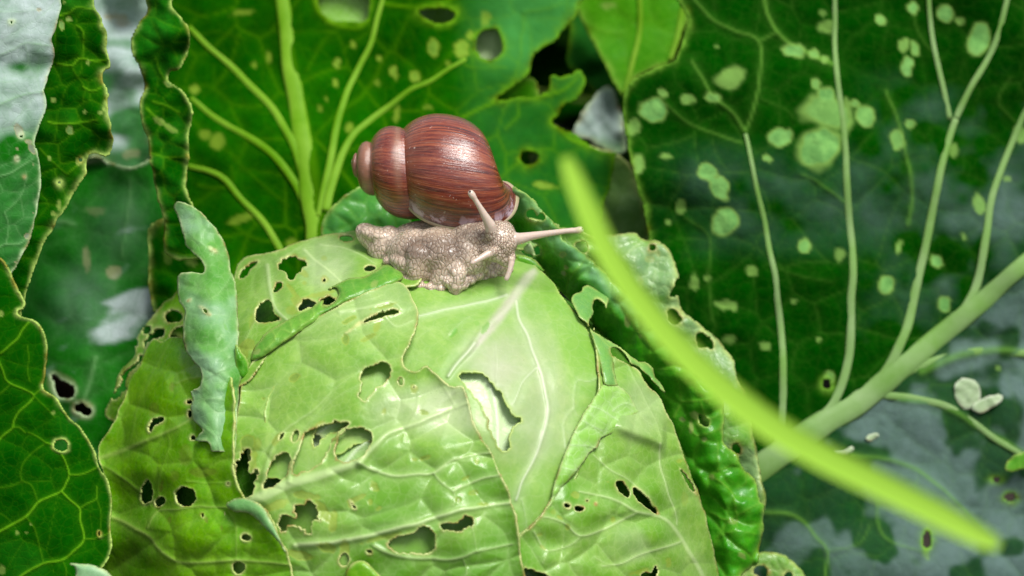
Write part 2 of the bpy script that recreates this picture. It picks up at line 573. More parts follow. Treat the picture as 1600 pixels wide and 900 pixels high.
M['bright'] = leafmat('bright_green_leaf', (0.06, 0.29, 0.006, 1), (0.16, 0.45, 0.022, 1), (0.42, 0.64, 0.12, 1), (0.56, 0.68, 0.20, 1),
                      (0.36, 0.44, 0.12, 1), (0.34, 0.56, 0.28, 1), 0.30, 0.2, 60, 420, 0.08, 0.3, spec=0.4)
M['kdark'] = leafmat('dark_wrapper_leaf', (0.018, 0.24, 0.003, 1), (0.075, 0.42, 0.010, 1), (0.20, 0.44, 0.04, 1), (0.40, 0.58, 0.12, 1),
                     (0.40, 0.46, 0.14, 1), (0.22, 0.46, 0.22, 1), 0.28, 0.25, 60, 420, 0.08, 0.3, coat=0.06, spec=0.3)
M['lacy'] = leafmat('lacy_wrapper_leaf', (0.09, 0.28, 0.02, 1), (0.24, 0.46, 0.08, 1), (0.45, 0.64, 0.25, 1), (0.50, 0.60, 0.18, 1),
                    (0.34, 0.42, 0.12, 1), (0.34, 0.46, 0.36, 1), 0.34, 0.18, 60, 420, 0.3, 0.2, spec=0.4)
M['slate'] = leafmat('slate_wax_and_sheen_leaf', (0.002, 0.10, 0.001, 1), (0.012, 0.20, 0.004, 1), (0.20, 0.42, 0.16, 1), (0.50, 0.66, 0.36, 1),
                     (0.40, 0.36, 0.20, 1), (0.46, 0.56, 0.55, 1), 0.42, 0.12, 40, 420, 0.15, 0.25, spec=0.05, netcol=0.05)
M['deep'] = leafmat('deep_green_leaf', (0.0012, 0.058, 0.0006, 1), (0.005, 0.125, 0.001, 1), (0.17, 0.46, 0.012, 1), (0.55, 0.76, 0.18, 1),
                    (0.34, 0.48, 0.10, 1), (0.02, 0.22, 0.01, 1), 0.45, 0.25, 30, 420, 0.2, 0.2, spec=0.0, netcol=0.04)
M['back'] = leafmat('background_leaf', (0.0008, 0.055, 0.0002, 1), (0.010, 0.16, 0.0006, 1), (0.13, 0.36, 0.004, 1), (0.16, 0.38, 0.012, 1),
                    (0.30, 0.46, 0.04, 1), (0.06, 0.30, 0.06, 1), 0.5, 0.3, 26, 300, 0.2, 0.2, spec=0.0, netcol=0.04)
M['backdark'] = leafmat('dark_veined_leaf', (0.0004, 0.024, 0.0003, 1), (0.0015, 0.066, 0.0005, 1), (0.13, 0.32, 0.04, 1), (0.18, 0.40, 0.04, 1),
                        (0.26, 0.48, 0.10, 1), (0.12, 0.19, 0.175, 1), 0.45, 0.14, 22, 300, 0.2, 0.2, spec=0.0, netcol=0.03)
M['backlime'] = leafmat('lime_background_leaf', (0.035, 0.24, 0.001, 1), (0.09, 0.38, 0.006, 1), (0.26, 0.52, 0.04, 1), (0.30, 0.52, 0.06, 1),
                        (0.34, 0.46, 0.1, 1), (0.3, 0.4, 0.35, 1), 0.45, 0.35, 26, 300, 0.2, 0.2, spec=0.05)
M['scrap'] = leafmat('pale_scrap', (0.30, 0.44, 0.22, 1), (0.46, 0.58, 0.36, 1), (0.7, 0.74, 0.6, 1), (0.7, 0.74, 0.6, 1),
                     (0.4, 0.4, 0.2, 1), (0.6, 0.6, 0.5, 1), 0.5, 0.2)

def plain(name, col, rough_=0.5, transl=0.0, col2=None, scale=40, spec=0.5):
    m, nt, b, out = new_mat(name)
    tc = nt.nodes.new('ShaderNodeTexCoord')
    n = noise_n(nt, tc.outputs['Object'], scale, 5, 0.6)
    col2 = col2 or tuple(c * 0.75 for c in col[:3]) + (1,)
    c = mixc(nt, ramp(nt, n, [(0.35, gray(0)), (0.65, gray(1))]), col, col2)
    nt.links.new(c, b.inputs['Base Color'])
    b.inputs['Roughness'].default_value = rough_
    b.inputs['Specular IOR Level'].default_value = spec
    bp = nt.nodes.new('ShaderNodeBump')
    bp.inputs['Strength'].default_value = 0.4; bp.inputs['Distance'].default_value = 0.0008
    nt.links.new(n, bp.inputs['Height']); nt.links.new(bp.outputs[0], b.inputs['Normal'])
    if transl:
        tr = nt.nodes.new('ShaderNodeBsdfTranslucent'); nt.links.new(c, tr.inputs['Color'])
        mx = nt.nodes.new('ShaderNodeMixShader'); mx.inputs[0].default_value = transl
        nt.links.new(b.outputs[0], mx.inputs[1]); nt.links.new(tr.outputs[0], mx.inputs[2])
        nt.links.new(mx.outputs[0], out.inputs['Surface'])
    return m

M['rib'] = plain('leaf_rib', (0.12, 0.32, 0.004, 1), 0.5, 0.2, (0.22, 0.44, 0.03, 1), 60, 0.1)
M['ribpale'] = plain('pale_leaf_rib', (0.24, 0.38, 0.15, 1), 0.5, 0.12, (0.15, 0.31, 0.06, 1), 60, 0.1)
M['soil'] = plain('soil_surface', (0.035, 0.024, 0.015, 1), 0.9, 0, (0.015, 0.011, 0.008, 1), 60)
M['blade'] = plain('grass_blade_skin', (0.40, 0.70, 0.07, 1), 0.7, 0.3, (0.44, 0.72, 0.09, 1), 20, 0.1)

# ------------------------------------------------------------------ the ground
g = 40
gx, gy = np.meshgrid(np.linspace(-1, 1, g), np.linspace(-1, 1, g))
gx = np.sign(gx) * np.abs(gx) ** 3 * 60; gy = np.sign(gy) * np.abs(gy) ** 3 * 60
gz = 0.006 * fbm(gx * 1000, gy * 1000, 120, 5) - 0.004
gi = np.arange(g * g).reshape(g, g)
GF = np.stack([gi[:-1, :-1].ravel(), gi[:-1, 1:].ravel(), gi[1:, 1:].ravel(), gi[1:, :-1].ravel()], 1)
gr = mesh_obj('soil_ground', np.stack([gx.ravel(), gy.ravel(), gz.ravel()], 1), GF, M['soil'])
gr['kind'] = 'structure'

# ------------------------------------------------------------------ the cabbage under the snail
HC = P(645, 870, -280)
plant = thing('cabbage_plant', (float(HC[0]), float(HC[1]), 0.0),
              'pale green cabbage head riddled with slug holes, carrying the snail on top', 'cabbage')

def HS(x, y):
    u = np.abs(x - 645) / 482
    dy = (y - 870)
    v = np.abs(dy) / np.where(dy < 0, 506, 520)
    r = (u ** 2.35 + v ** 2.35) ** (1 / 2.35)
    rc = 0.962
    inner = -280 + 430 * np.sqrt(np.clip(1 - np.minimum(r, rc) ** 2, 0, 1))
    return inner - np.clip(r - rc, 0, 1) * 1400

# solid heart of the head (closed body under the leaf layers)
nu, nv = 96, 64
uu, vv = np.meshgrid(np.linspace(0, 2 * np.pi, nu, endpoint=False), np.linspace(0, np.pi, nv))
ct = HC
rad = 462 * S * 1.06
dx, dy, dz = np.sin(vv) * np.cos(uu), np.sin(vv) * np.sin(uu), np.cos(vv)
bmp = 1 + 0.012 * fbm(dx * 300 + dz * 90, dy * 300 - dz * 130, 90, 4)
cv = ct + (dx * bmp * rad)[..., None] * RGT + (dy * bmp * rad * 0.86)[..., None] * FWD + (dz * bmp * rad * 1.03)[..., None] * UPV
ci = np.arange(nu * nv).reshape(nv, nu)
CF = []
for i in range(nv - 1):
    for j in range(nu):
        CF.append((ci[i, j], ci[i + 1, j], ci[i + 1, (j + 1) % nu], ci[i, (j + 1) % nu]))
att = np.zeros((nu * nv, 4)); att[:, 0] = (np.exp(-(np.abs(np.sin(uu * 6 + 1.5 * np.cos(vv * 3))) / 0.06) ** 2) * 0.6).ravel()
mesh_obj('heart_leaf', cv.reshape(-1, 3), np.array(CF)[:, ::-1], M['dim'], plant, 'inner heart coloured dark green for the shade seen in the holes', att)

def R7(l, ox, oy, s=0.25):
    return [(ox + a * s, oy + b * s) for a, b in l]

# --- pale leaf under the big gash of the lilac leaf
leaf('leaf', [(700, 560), (740, 560), (800, 600), (830, 680), (825, 740), (790, 740), (740, 700), (705, 630)], HS, M['inner'], plant,
     3, veins=[([(745, 575), (765, 600), (775, 640), (778, 690), (780, 730)], 9, 5)], lift=-6, und=[(2, 60)],
     tone=lambda x, y: 0.7 + 0 * x, label='whitish inner leaf showing through the long gash', seed=41)
# --- pale inner leaf seen in the lacy holes left of the middle
leaf('leaf', [(400, 640), (440, 650), (480, 645), (560, 650), (600, 670), (590, 720), (560, 745), (500, 735), (470, 745), (400, 740), (385, 700)],
     HS, M['inner'], plant, 3, holes=[ell(488, 700, 17, 22, 10), ([(400, 755), (400, 742), (425, 745), (440, 755)], 1.0)],
     veins=[([(440, 740), (470, 700), (520, 660)], 7, 3), ([(530, 735), (560, 700), (590, 680)], 8, 3)],
     lift=0, und=[(5, 45)], seed=43, wob=(3, 20), rim=4, label='small torn inner leaf behind the lacy holes')
leaf('leaf', [(470, 670), (520, 665), (530, 700), (515, 740), (470, 738), (455, 700)], HS, M['inner'], plant, 2.5,
     veins=[([(490, 740), (488, 705), (480, 680)], 3, 1.5), ([(488, 705), (505, 690)], 2, 1)], lift=-12, und=[(3, 30)],
     tone=lambda x, y: 0.6 + 0 * x, seed=44)

# --- lilac-ribbed main leaf
LIL = [(560, 470), (600, 432), (640, 405), (700, 385), (760, 380), (810, 392), (835, 412), (862, 440), (885, 470), (905, 495), (922, 520),
       (934, 550), (941, 585), (944, 620), (935, 660), (915, 710), (893, 760), (868, 800), (842, 840), (815, 870), (790, 960),
       (560, 960), (420, 900), (400, 800), (410, 700), (430, 600)]
gash = R7([(60, 235), (80, 210), (105, 200), (150, 200), (220, 222), (290, 285), (345, 355), (385, 430), (430, 480), (447, 510), (415, 540),
           (395, 600), (388, 660), (370, 700), (335, 690), (290, 625), (250, 520), (222, 430), (165, 350), (95, 275)], 700, 530)
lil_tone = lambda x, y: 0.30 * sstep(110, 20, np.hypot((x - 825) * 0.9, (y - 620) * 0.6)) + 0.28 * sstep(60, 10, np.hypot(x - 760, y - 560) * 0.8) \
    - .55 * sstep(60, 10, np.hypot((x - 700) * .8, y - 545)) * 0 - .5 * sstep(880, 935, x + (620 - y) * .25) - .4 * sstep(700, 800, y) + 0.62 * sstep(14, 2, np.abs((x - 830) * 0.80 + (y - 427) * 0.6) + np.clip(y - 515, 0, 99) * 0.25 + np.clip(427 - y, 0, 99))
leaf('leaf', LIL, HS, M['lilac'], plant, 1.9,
     veins=[([(832, 424), (811, 450), (792, 480), (770, 503), (750, 522), (732, 547), (715, 567), (700, 588)], 12, 5, 0.30), ([(742, 535), (732, 547), (715, 567), (700, 588)], 6, 5, .8),
            ([(792, 461), (762, 470), (725, 478), (690, 484), (650, 496), (610, 520)], 5, 2.5, 0.8),
            ([(806, 470), (810, 495), (825, 527), (840, 567), (850, 600), (856, 642), (850, 675), (837, 710), (817, 752), (806, 780)], 5, 4, 0.85),
            ([(837, 575), (815, 600), (803, 630)], 3.5, 2, 0.5), ([(776, 540), (776, 580), (777, 600)], 2.0, 1.2, 0.35),
            ([(940, 587), (920, 596), (900, 596), (898, 640), (905, 650)], 2, 1.2, 0.4), ([(885, 700), (880, 660), (897, 640)], 2, 1, 0.3),
            ([(815, 780), (822, 815), (820, 840)], 1.8, 1, 0.4), ([(700, 522), (725, 500), (744, 490)], 2, 1, .3)],
     holes=[(gash, 1.6), ([(494, 672), (505, 662), (540, 656), (548, 662), (530, 672), (505, 685), (490, 700)], 1.5),
            ([(525, 712), (545, 700), (575, 690), (584, 700), (570, 716), (545, 724), (526, 722)], 1.5),
            ([(410, 762), (418, 745), (440, 752), (442, 765), (415, 772)], 1)],
     scars=[(758, 512, 5, 12, 30, .7), (709, 520, 4, 11, 35, .8), (745, 505, 5, 5, 0, .5)],
     cells=(95, 1.6, 0.10, 1.2, 1.4, -60), und=[(8, 170), (2.5, 60)], lift=6, tone=lil_tone, rim=2.0, curl=(8, 12), seed=3, thick=3,
     label='smooth pale leaf with a lilac midrib and a long gash')

# --- the big perforated leaf in the lower middle
BIG = [(372, 640), (378, 600), (395, 566), (430, 540), (475, 508), (520, 482), (560, 462), (600, 446), (622, 440), (636, 450), (647, 470), (653, 492),
       (648, 515), (638, 538), (628, 560), (634, 576), (650, 582), (666, 572), (680, 584), (694, 598), (710, 604), (722, 603), (731, 625), (738, 655),
       (752, 685), (767, 708), (778, 735), (790, 758), (799, 785), (806, 812), (811, 850), (816, 890), (818, 1000), (340, 1000), (345, 850), (352, 780), (362, 700)]
hA = R7([(245, 800), (262, 742), (283, 672), (320, 620), (368, 590), (404, 597), (408, 640), (400, 692), (378, 742), (340, 780), (292, 806)], 350, 560)
hB = R7([(432, 722), (430, 660), (447, 610), (470, 572), (488, 505), (518, 462), (555, 440), (600, 415), (660, 402), (730, 393), (783, 402), (766, 430),
         (714, 458), (700, 500), (682, 508), (658, 570), (620, 640), (568, 682), (520, 702), (472, 722)], 350, 560)
hC = R7([(716, 500), (722, 470), (762, 452), (820, 438), (878, 434), (914, 470), (928, 515), (905, 560), (862, 600), (822, 632), (770, 646), (704, 640),
         (688, 612), (700, 560)], 350, 560)
h1 = R7([(842, 110), (862, 75), (900, 50), (960, 34), (1018, 36), (1042, 70), (1036, 120), (1004, 162), (955, 178), (930, 215), (900, 255), (875, 274),
         (856, 250), (850, 200), (862, 150), (845, 130)], 350, 560)
h6 = R7([(78, 800), (70, 720), (72, 650), (100, 610), (140, 560), (152, 600), (150, 660), (160, 700), (200, 706), (190, 770), (175, 850), (130, 870), (100, 850)], 350, 560)
h7 = R7([(340, 420), (372, 424), (400, 418), (440, 436), (436, 400), (448, 365), (500, 372), (512, 350), (560, 345), (584, 380), (592, 430), (612, 445),
         (575, 470), (548, 500), (540, 530), (500, 532), (450, 500), (410, 488), (392, 520), (362, 525), (345, 480)], 350, 700)
h8 = R7([(1010, 592), (1040, 572), (1065, 558), (1130, 548), (1192, 532), (1212, 500), (1260, 490), (1308, 520), (1328, 572), (1312, 630), (1262, 662),
         (1160, 664), (1070, 642), (1018, 612)], 350, 700)
h9 = R7([(1350, 492), (1378, 478), (1420, 474), (1472, 486), (1480, 440), (1518, 412), (1556, 445), (1560, 488), (1500, 508), (1440, 516), (1378, 512)], 350, 700)
h10 = ell(576, 862.5, 5, 3.5); h11 = ell(537, 875, 7, 10)
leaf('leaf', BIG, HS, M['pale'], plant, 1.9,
     veins=[([(388, 784), (420, 770), (450, 757), (490, 745), (525, 735), (562, 722)], 20, 14, .75), ([(562, 722), (576, 706), (587, 695), (607, 677), (632, 667), (675, 652), (712, 637), (730, 630)], 10, 3.5, .8),
            ([(452, 752), (458, 720), (470, 690), (480, 672)], 6, 3, .6), ([(410, 765), (425, 700), (450, 668), (490, 640), (520, 610), (560, 580)], 7, 2, .35),
            ([(560, 724), (590, 735), (617, 743), (650, 740), (677, 738), (712, 717), (750, 710), (772, 706)], 5.5, 3, .85),
            ([(677, 738), (692, 755), (708, 767), (712, 780), (708, 790)], 3, 2, .7), ([(708, 767), (727, 757), (755, 746), (784, 742)], 4, 3, .8),
            ([(462, 852), (490, 850), (537, 845), (575, 837), (612, 827), (662, 815), (700, 802), (750, 792), (795, 786)], 9, 5, .9),
            ([(585, 852), (610, 865), (650, 872), (715, 873), (745, 862), (800, 850)], 6, 3, .6), ([(745, 862), (742, 840), (738, 820)], 2, 2, .4),
            ([(725, 875), (728, 900), (690, 940)], 2.5, 2, .5), ([(377, 577), (428, 543), (480, 515), (540, 480), (600, 460)], 3, 2, .35),
            ([(475, 670), (520, 625), (580, 590), (625, 560)], 2.5, 1.6, .3), ([(600, 492), (620, 510), (645, 500)], 4, 3, .6), ([(530, 487), (570, 480), (610, 470), (625, 482)], 6, 3, .7),
            ([(630, 690), (637, 665), (650, 640), (655, 615)], 2, 1.3, .35), ([(712, 637), (690, 600)], 2, 1, .3)],
     holes=[(hA, 1.2), (hB, 1.6), (hC, 1.6), (h1, 1.6), (h6, 3.0), (h7, 2.6), (h8, 1.6), (h9, 2.2), (h10, 1), (h11, 1.2),
            ([(341 + 281, 596), (625, 589), (629, 592), (630, 600), (626, 602)], .6), (ell(439, 682, 3.5, 7.5, 35), .8), (ell(461, 682, 5, 10, 22), .8),
            (ell(647, 605, 3, 2), .5), ([(546, 782), (552, 786), (556, 795), (550, 794)], 1), ([(540, 520), (560, 505), (590, 490), (612, 482), (625, 488), (600, 495), (565, 505), (548, 518)], .8)],
     scars=[(460, 591, 10, 7, -30), (412, 623, 3, 2, 0), (647, 607, 7, 9, 0, .6), (661, 644, 9, 4, 10, .8), (600, 642, 3, 7, 20, .6),
            (666, 715, 10, 3.5, -20, .9), (648, 718, 5, 3, 0, .7), (585, 760, 6, 11, -30, .5), (560, 778, 14, 4, -25, .8), (585, 763, 7, 6, 0, .8), (548, 786, 6, 8, 0, .8),
            (592, 794, 6, 3, -30, .6), (579, 784, 4, 6, 0, .7), (727, 748, 9, 3, -25, .8), (740, 770, 9, 4, -20, .9), (756, 788, 10, 3, 0, .8), (745, 722, 4, 6, 0, .6), (716, 781, 5, 4, 0, .9),
            (470, 868, 24, 9, 6, .8), (510, 856, 18, 8, 15, .9), (538, 866, 8, 20, 0, .7), (430, 790, 22, 8, -20, .6), (480, 775, 20, 7, 10, .8), (505, 800, 9, 22, -30, .7), (520, 815, 8, 20, 10, .7),
            (385, 700, 12, 26, 10, .9), (393, 720, 9, 20, 0, .8), (402, 695, 8, 12, 0, .5), (432, 688, 6, 12, 30, .6), (545, 500, 14, 4, -28, .9), (600, 478, 20, 3.5, -14, .8), (540, 530, 6, 9, 0, .9), (575, 527, 16, 4, -25, .8), (590, 510, 6, 10, 30, .6),
            (640, 560, 4, 10, 15, .5), (500, 662, 10, 4, -30, .6), (600, 840, 40, 5, -14, .45)],
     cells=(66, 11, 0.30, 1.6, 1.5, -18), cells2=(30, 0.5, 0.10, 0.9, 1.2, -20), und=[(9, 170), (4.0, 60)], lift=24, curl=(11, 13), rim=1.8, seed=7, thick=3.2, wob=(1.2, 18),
     tone=lambda x, y: 0.75 * sstep(60, 15, np.hypot((x - 700) * 0.6, (y - 640))) + 0.12 * sstep(75, 20, np.hypot((x - 760) * .7, y - 800) ) + 0.35 * sstep(60, 10, np.hypot(x - 610, y - 640)) - 1.0 * sstep(520, 620, x) * sstep(690, 760, y) * (0.75 + .5 * fbm(x, y, 70, 77, 2)) - .45 * sstep(800, 880, y) + .2 * sstep(560, 480, y),  # white glossy highlights painted in above the middle, deeper green pigment below
     label='big perforated leaf across the lower middle of the head')

# --- upper left perforated leaf
UPL = [(366, 600), (362, 540), (362, 470), (366, 425), (380, 404), (410, 396), (440, 388), (470, 376), (505, 368), (545, 362), (585, 358), (625, 372), (655, 400),
       (655, 440), (610, 452), (560, 470), (510, 498), (450, 530), (415, 558), (392, 590)]
f5 = lambda l: R7(l, 350, 340)
leaf('leaf', UPL, HS, M['pale'], plant, 1.9,
     veins=[([(418, 415), (420, 440), (425, 468), (432, 485), (448, 500)], 8, 5, .8), ([(475, 390), (490, 405), (510, 420), (535, 440)], 6, 3, .8), ([(500, 382), (530, 385), (560, 395), (585, 410)], 3, 2, .7),
            ([(425, 468), (400, 500), (378, 540)], 4, 2, .4), ([(430, 410), (470, 385)], 4, 3, .4)],
     holes=[(f5([(345, 290), (368, 252), (430, 240), (480, 264), (518, 282), (515, 300), (492, 308), (478, 330), (455, 350), (425, 380), (392, 372), (375, 345), (352, 320)]), 1.8),
            (f5([(310, 430), (330, 402), (362, 408), (366, 435), (340, 456), (310, 468)]), 1.2),
            (f5([(190, 600), (218, 542), (270, 514), (296, 540), (302, 590), (340, 612), (355, 640), (300, 650), (250, 650), (212, 655)]), 1.5),
            (f5([(456, 552), (500, 516), (555, 526), (572, 545), (530, 556), (500, 572), (470, 580)]), 1.5),
            (f5([(600, 515), (655, 496), (706, 500), (690, 522), (640, 538), (608, 536)]), 1.2),
            (ell(578, 419, 9, 4, -5), .8), (ell(541, 372, 11, 5.5, 0), .8), (ell(506.5, 437, 3, 3), .5),
            (f5([(92, 375), (112, 335), (165, 285), (216, 268), (190, 300), (150, 345), (112, 380)]), 1.2)],
     scars=[(507, 436, 7, 6, 0, .5), (475, 404, 4, 4, 0, .5), (507, 404, 5, 4, 0, .4), (476, 442, 4, 4, 0, .5), (472, 425, 14, 5, 40, .6), (455, 452, 16, 4, 55, .6), (462, 470, 9, 12, 0, .7), (500, 460, 26, 4, -12, .6),
            (455, 485, 10, 8, 0, .5), (385, 540, 14, 10, 0, .8), (375, 550, 14, 12, 0, .8), (395, 500, 5, 18, 20, .4)],
     cells=(60, 7.0, 0.22, 1.4), und=[(9, 110), (4, 42)], lift=17, curl=(9, 12), rim=1.8, seed=11, thick=3,
     tone=lambda x, y: 0.45 * sstep(60, 15, np.hypot(x - 510, y - 415)), label='perforated leaf on the upper left of the head')

# --- lacy olive leaf remnant at the far left
LAC = [(283, 452), (270, 462), (256, 474), (243, 488), (232, 500), (222, 512), (214, 524), (209, 537), (212, 550), (206, 562), (194, 574), (184, 590), (178, 608), (171, 624), (166, 640),
       (168, 652), (185, 660), (230, 640), (290, 600), (330, 560), (330, 470)]
f3 = lambda l: R7(l, 0, 450)
leaf('leaf', LAC, lambda x, y: HS(x, y), M['olive'], plant, 1.9,
     holes=[(ell(269, 494, 15, 10, -5), 1.5), (ell(228.5, 515.5, 8, 6, -40), 1), (f3([(900, 360), (905, 320), (960, 262), (985, 250), (1025, 262), (1020, 300), (985, 315), (955, 330), (925, 355), (905, 372)]), 1.5),
            (f3([(1050, 320), (1055, 285), (1090, 255), (1145, 238), (1150, 310), (1090, 312), (1060, 330)]), 1.5), (ell(212, 535, 3.5, 7, 0), .8),
            (f3([(885, 420), (870, 470), (850, 500), (800, 540), (785, 600), (790, 640), (750, 670), (715, 690), (700, 680), (730, 610), (760, 560), (800, 500), (850, 465), (870, 420)]), 1.5)],
     scars=[(240, 500, 8, 6, 0, .5), (205, 580, 6, 8, 0, .7)],
     cells=(24, 3, .2, 1.2), und=[(3, 60)], lift=9, rim=3.5, seed=13, label='lacy olive leaf remnant at the left of the head')

# --- olive left leaf
OLI = [(290, 528), (262, 528), (250, 533), (240, 530), (228, 544), (222, 560), (214, 576), (202, 590), (197, 612), (190, 630), (182, 650), (172, 668), (158, 690), (154, 704), (152, 716), (160, 735), (168, 770),
       (168, 810), (163, 850), (160, 1000), (470, 1000), (462, 940), (456, 895), (448, 865), (435, 836), (420, 806), (404, 788), (384, 780), (374, 764), (366, 735), (364, 705), (366, 650), (360, 590), (340, 540)]
f4 = lambda l: R7(l, 0, 675)
def oli_h(x, y):
    d = 14 * np.logaddexp(0, (192 - x) / 14)
    h = HS(x + d * 0.95, y) - 0.55 * d
    h += 16 * np.exp(-((x - 325) / 60) ** 2 - ((y - 722) / 34) ** 2)               # blister with the glossy spot
    h += 14 * np.exp(-((x - 330) / 90) ** 2 - ((y - 842) / 34) ** 2)
    h -= 16 * np.exp(-((x - 215) / 45) ** 2 - ((y - 780) / 34) ** 2)
    h += 8 * np.exp(-((x - 245) / 70) ** 2 - ((y - 735) / 22) ** 2)
    return h
leaf('leaf', OLI, oli_h, M['olive'], plant, 1.9,
     veins=[([(152, 718), (175, 710), (200, 700), (228, 688), (260, 676), (300, 655), (320, 640)], 9, 4, .75),
            ([(160, 803), (185, 812), (207, 822), (232, 838), (250, 860), (282, 878), (325, 878), (362, 875), (400, 878), (450, 882)], 7, 3.5, .85),
            ([(232, 825), (240, 805), (250, 796), (275, 795), (325, 791), (350, 793), (395, 798)], 3.5, 2.5, .8),
            ([(155, 725), (185, 742), (215, 765), (235, 790)], 5, 3, .4), ([(225, 560), (250, 575), (262, 600)], 2, 2, .2), ([(262, 540), (235, 590), (215, 640), (205, 690)], 3, 2, .3),
            ([(355, 795), (368, 820), (370, 850), (368, 876)], 2, 1.6, .6), ([(250, 796), (248, 750), (265, 700), (262, 680)], 3, 2, .3), ([(292, 753), (325, 755), (360, 752)], 3, 2, .3),
            ([(275, 600), (300, 590), (330, 588)], 3, 3, .6)],
     holes=[(f4([(876, 388), (888, 340), (920, 296), (936, 312), (950, 350), (958, 392), (942, 432), (902, 445), (878, 428)]), 1.1),
            (f4([(966, 436), (982, 416), (1002, 405), (1030, 424), (1012, 455), (976, 460)]), .8), (ell(289.5, 776, 16.5, 15, 0), 1.2), (ell(384, 840, 8.5, 6.5, 5), .6), (ell(372, 887, 10, 9.5), .8),
            (f3([(925, 900), (928, 862), (945, 825), (975, 806), (1008, 806), (1020, 822), (990, 845), (955, 862), (942, 900)]), 1), (ell(296, 647, 4, 6), .5), (ell(295.5, 628, 4.5, 2.6), .5),
            (ell(316, 805, 2.4, 3.4), .3), (ell(301, 684, 4, 4), .6), (ell(356.5, 756, 2, 2), .2)],
     scars=[(322, 812, 4, 6, -20, .7), (346, 825, 3, 5, 0, .5), (265, 812, 3, 6, 0, .5), (268, 605, 5, 8, 0, .5), (250, 690, 12, 14, 0, .0), (240, 640, 8, 12, 0, .4), (246, 660, 14, 6, 0, .5),
            (290, 712, 12, 18, 0, .4), (318, 738, 22, 8, 0, .5), (272, 745, 8, 10, 0, .4), (252, 760, 3, 12, 15, .6)],
     cells=(80, 13, 0.24, 1.8), cells2=(38, 2.5, 0.08, 1.0), und=[(9, 130), (5, 50)], lift=30, curl=(10, 13), rim=1.8, seed=17, thick=3,
     tone=lambda x, y: 0.40 * sstep(300, 180, x) * sstep(740, 790, y) + .35 * sstep(50, 10, np.hypot(x - 230, y - 800)),
     label='olive green left leaf with two round holes')
# pale turned-up rim of that leaf
leaf('leaf', [(352, 790), (360, 782), (378, 778), (395, 782), (412, 794), (422, 810), (435, 836), (446, 862), (436, 848), (420, 832), (408, 818), (394, 806), (378, 800), (366, 800)],
     oli_h, M['blue'], plant, 2.2, pillow=(10, 12), lift=50, und=[(1, 20)], rim=2.2, seed=19, tone=lambda x, y: 0.35 + 0 * x, wob=(.8, 12), label='pale turned-up rim of the olive leaf')
# small curl at the bottom edge
leaf('leaf', [(540, 895), (545, 884), (556, 877), (566, 876), (578, 882), (590, 893), (596, 905), (590, 925), (545, 925)],
     HS, M['olive'], plant, 2.2, pillow=(12, 10), lift=26, rim=3.5, seed=20, label='small curled flap at the bottom edge')

# --- lower right leaf
LOR = [(928, 512), (934, 535), (942, 552), (958, 556), (975, 566), (998, 580), (1012, 602), (1030, 620), (1042, 645), (1054, 668), (1064, 695), (1076, 728), (1088, 760), (1100, 795), (1110, 835), (1118, 870),
       (1124, 905), (1126, 1000), (745, 1000), (760, 915), (766, 890), (778, 870), (792, 853), (812, 838), (832, 820), (850, 798), (866, 770), (882, 735), (900, 692), (925, 650), (935, 615), (934, 575)]
f6 = lambda l: R7(l, 700, 675)
def lor_h(x, y):
    h = HS(x, y)
    t = np.clip((x - 965) / 72, 0, 1)
    ly = 664 + 26 * t
    w_ = (x > 940) * sstep(940, 985, x) * (1 - sstep(1034, 1042, x))
    h += 21 * np.exp(-np.clip(ly - y, 0, 99) ** 2 / 500 - np.clip(y - ly, 0, 99) ** 2 / 190) * w_
    h += 10 * np.exp(-((x - 930) / 60) ** 2 - ((y - 800) / 26) ** 2) + 10 * np.exp(-((x - 1010) / 50) ** 2 - ((y - 838) / 24) ** 2)
    h -= 8 * np.exp(-((x - 985) / 60) ** 2 - ((y - 815) / 12) ** 2)
    h -= 12 * np.exp(-((x - 860) / 30) ** 2 - ((y - 848) / 22) ** 2)
    return h
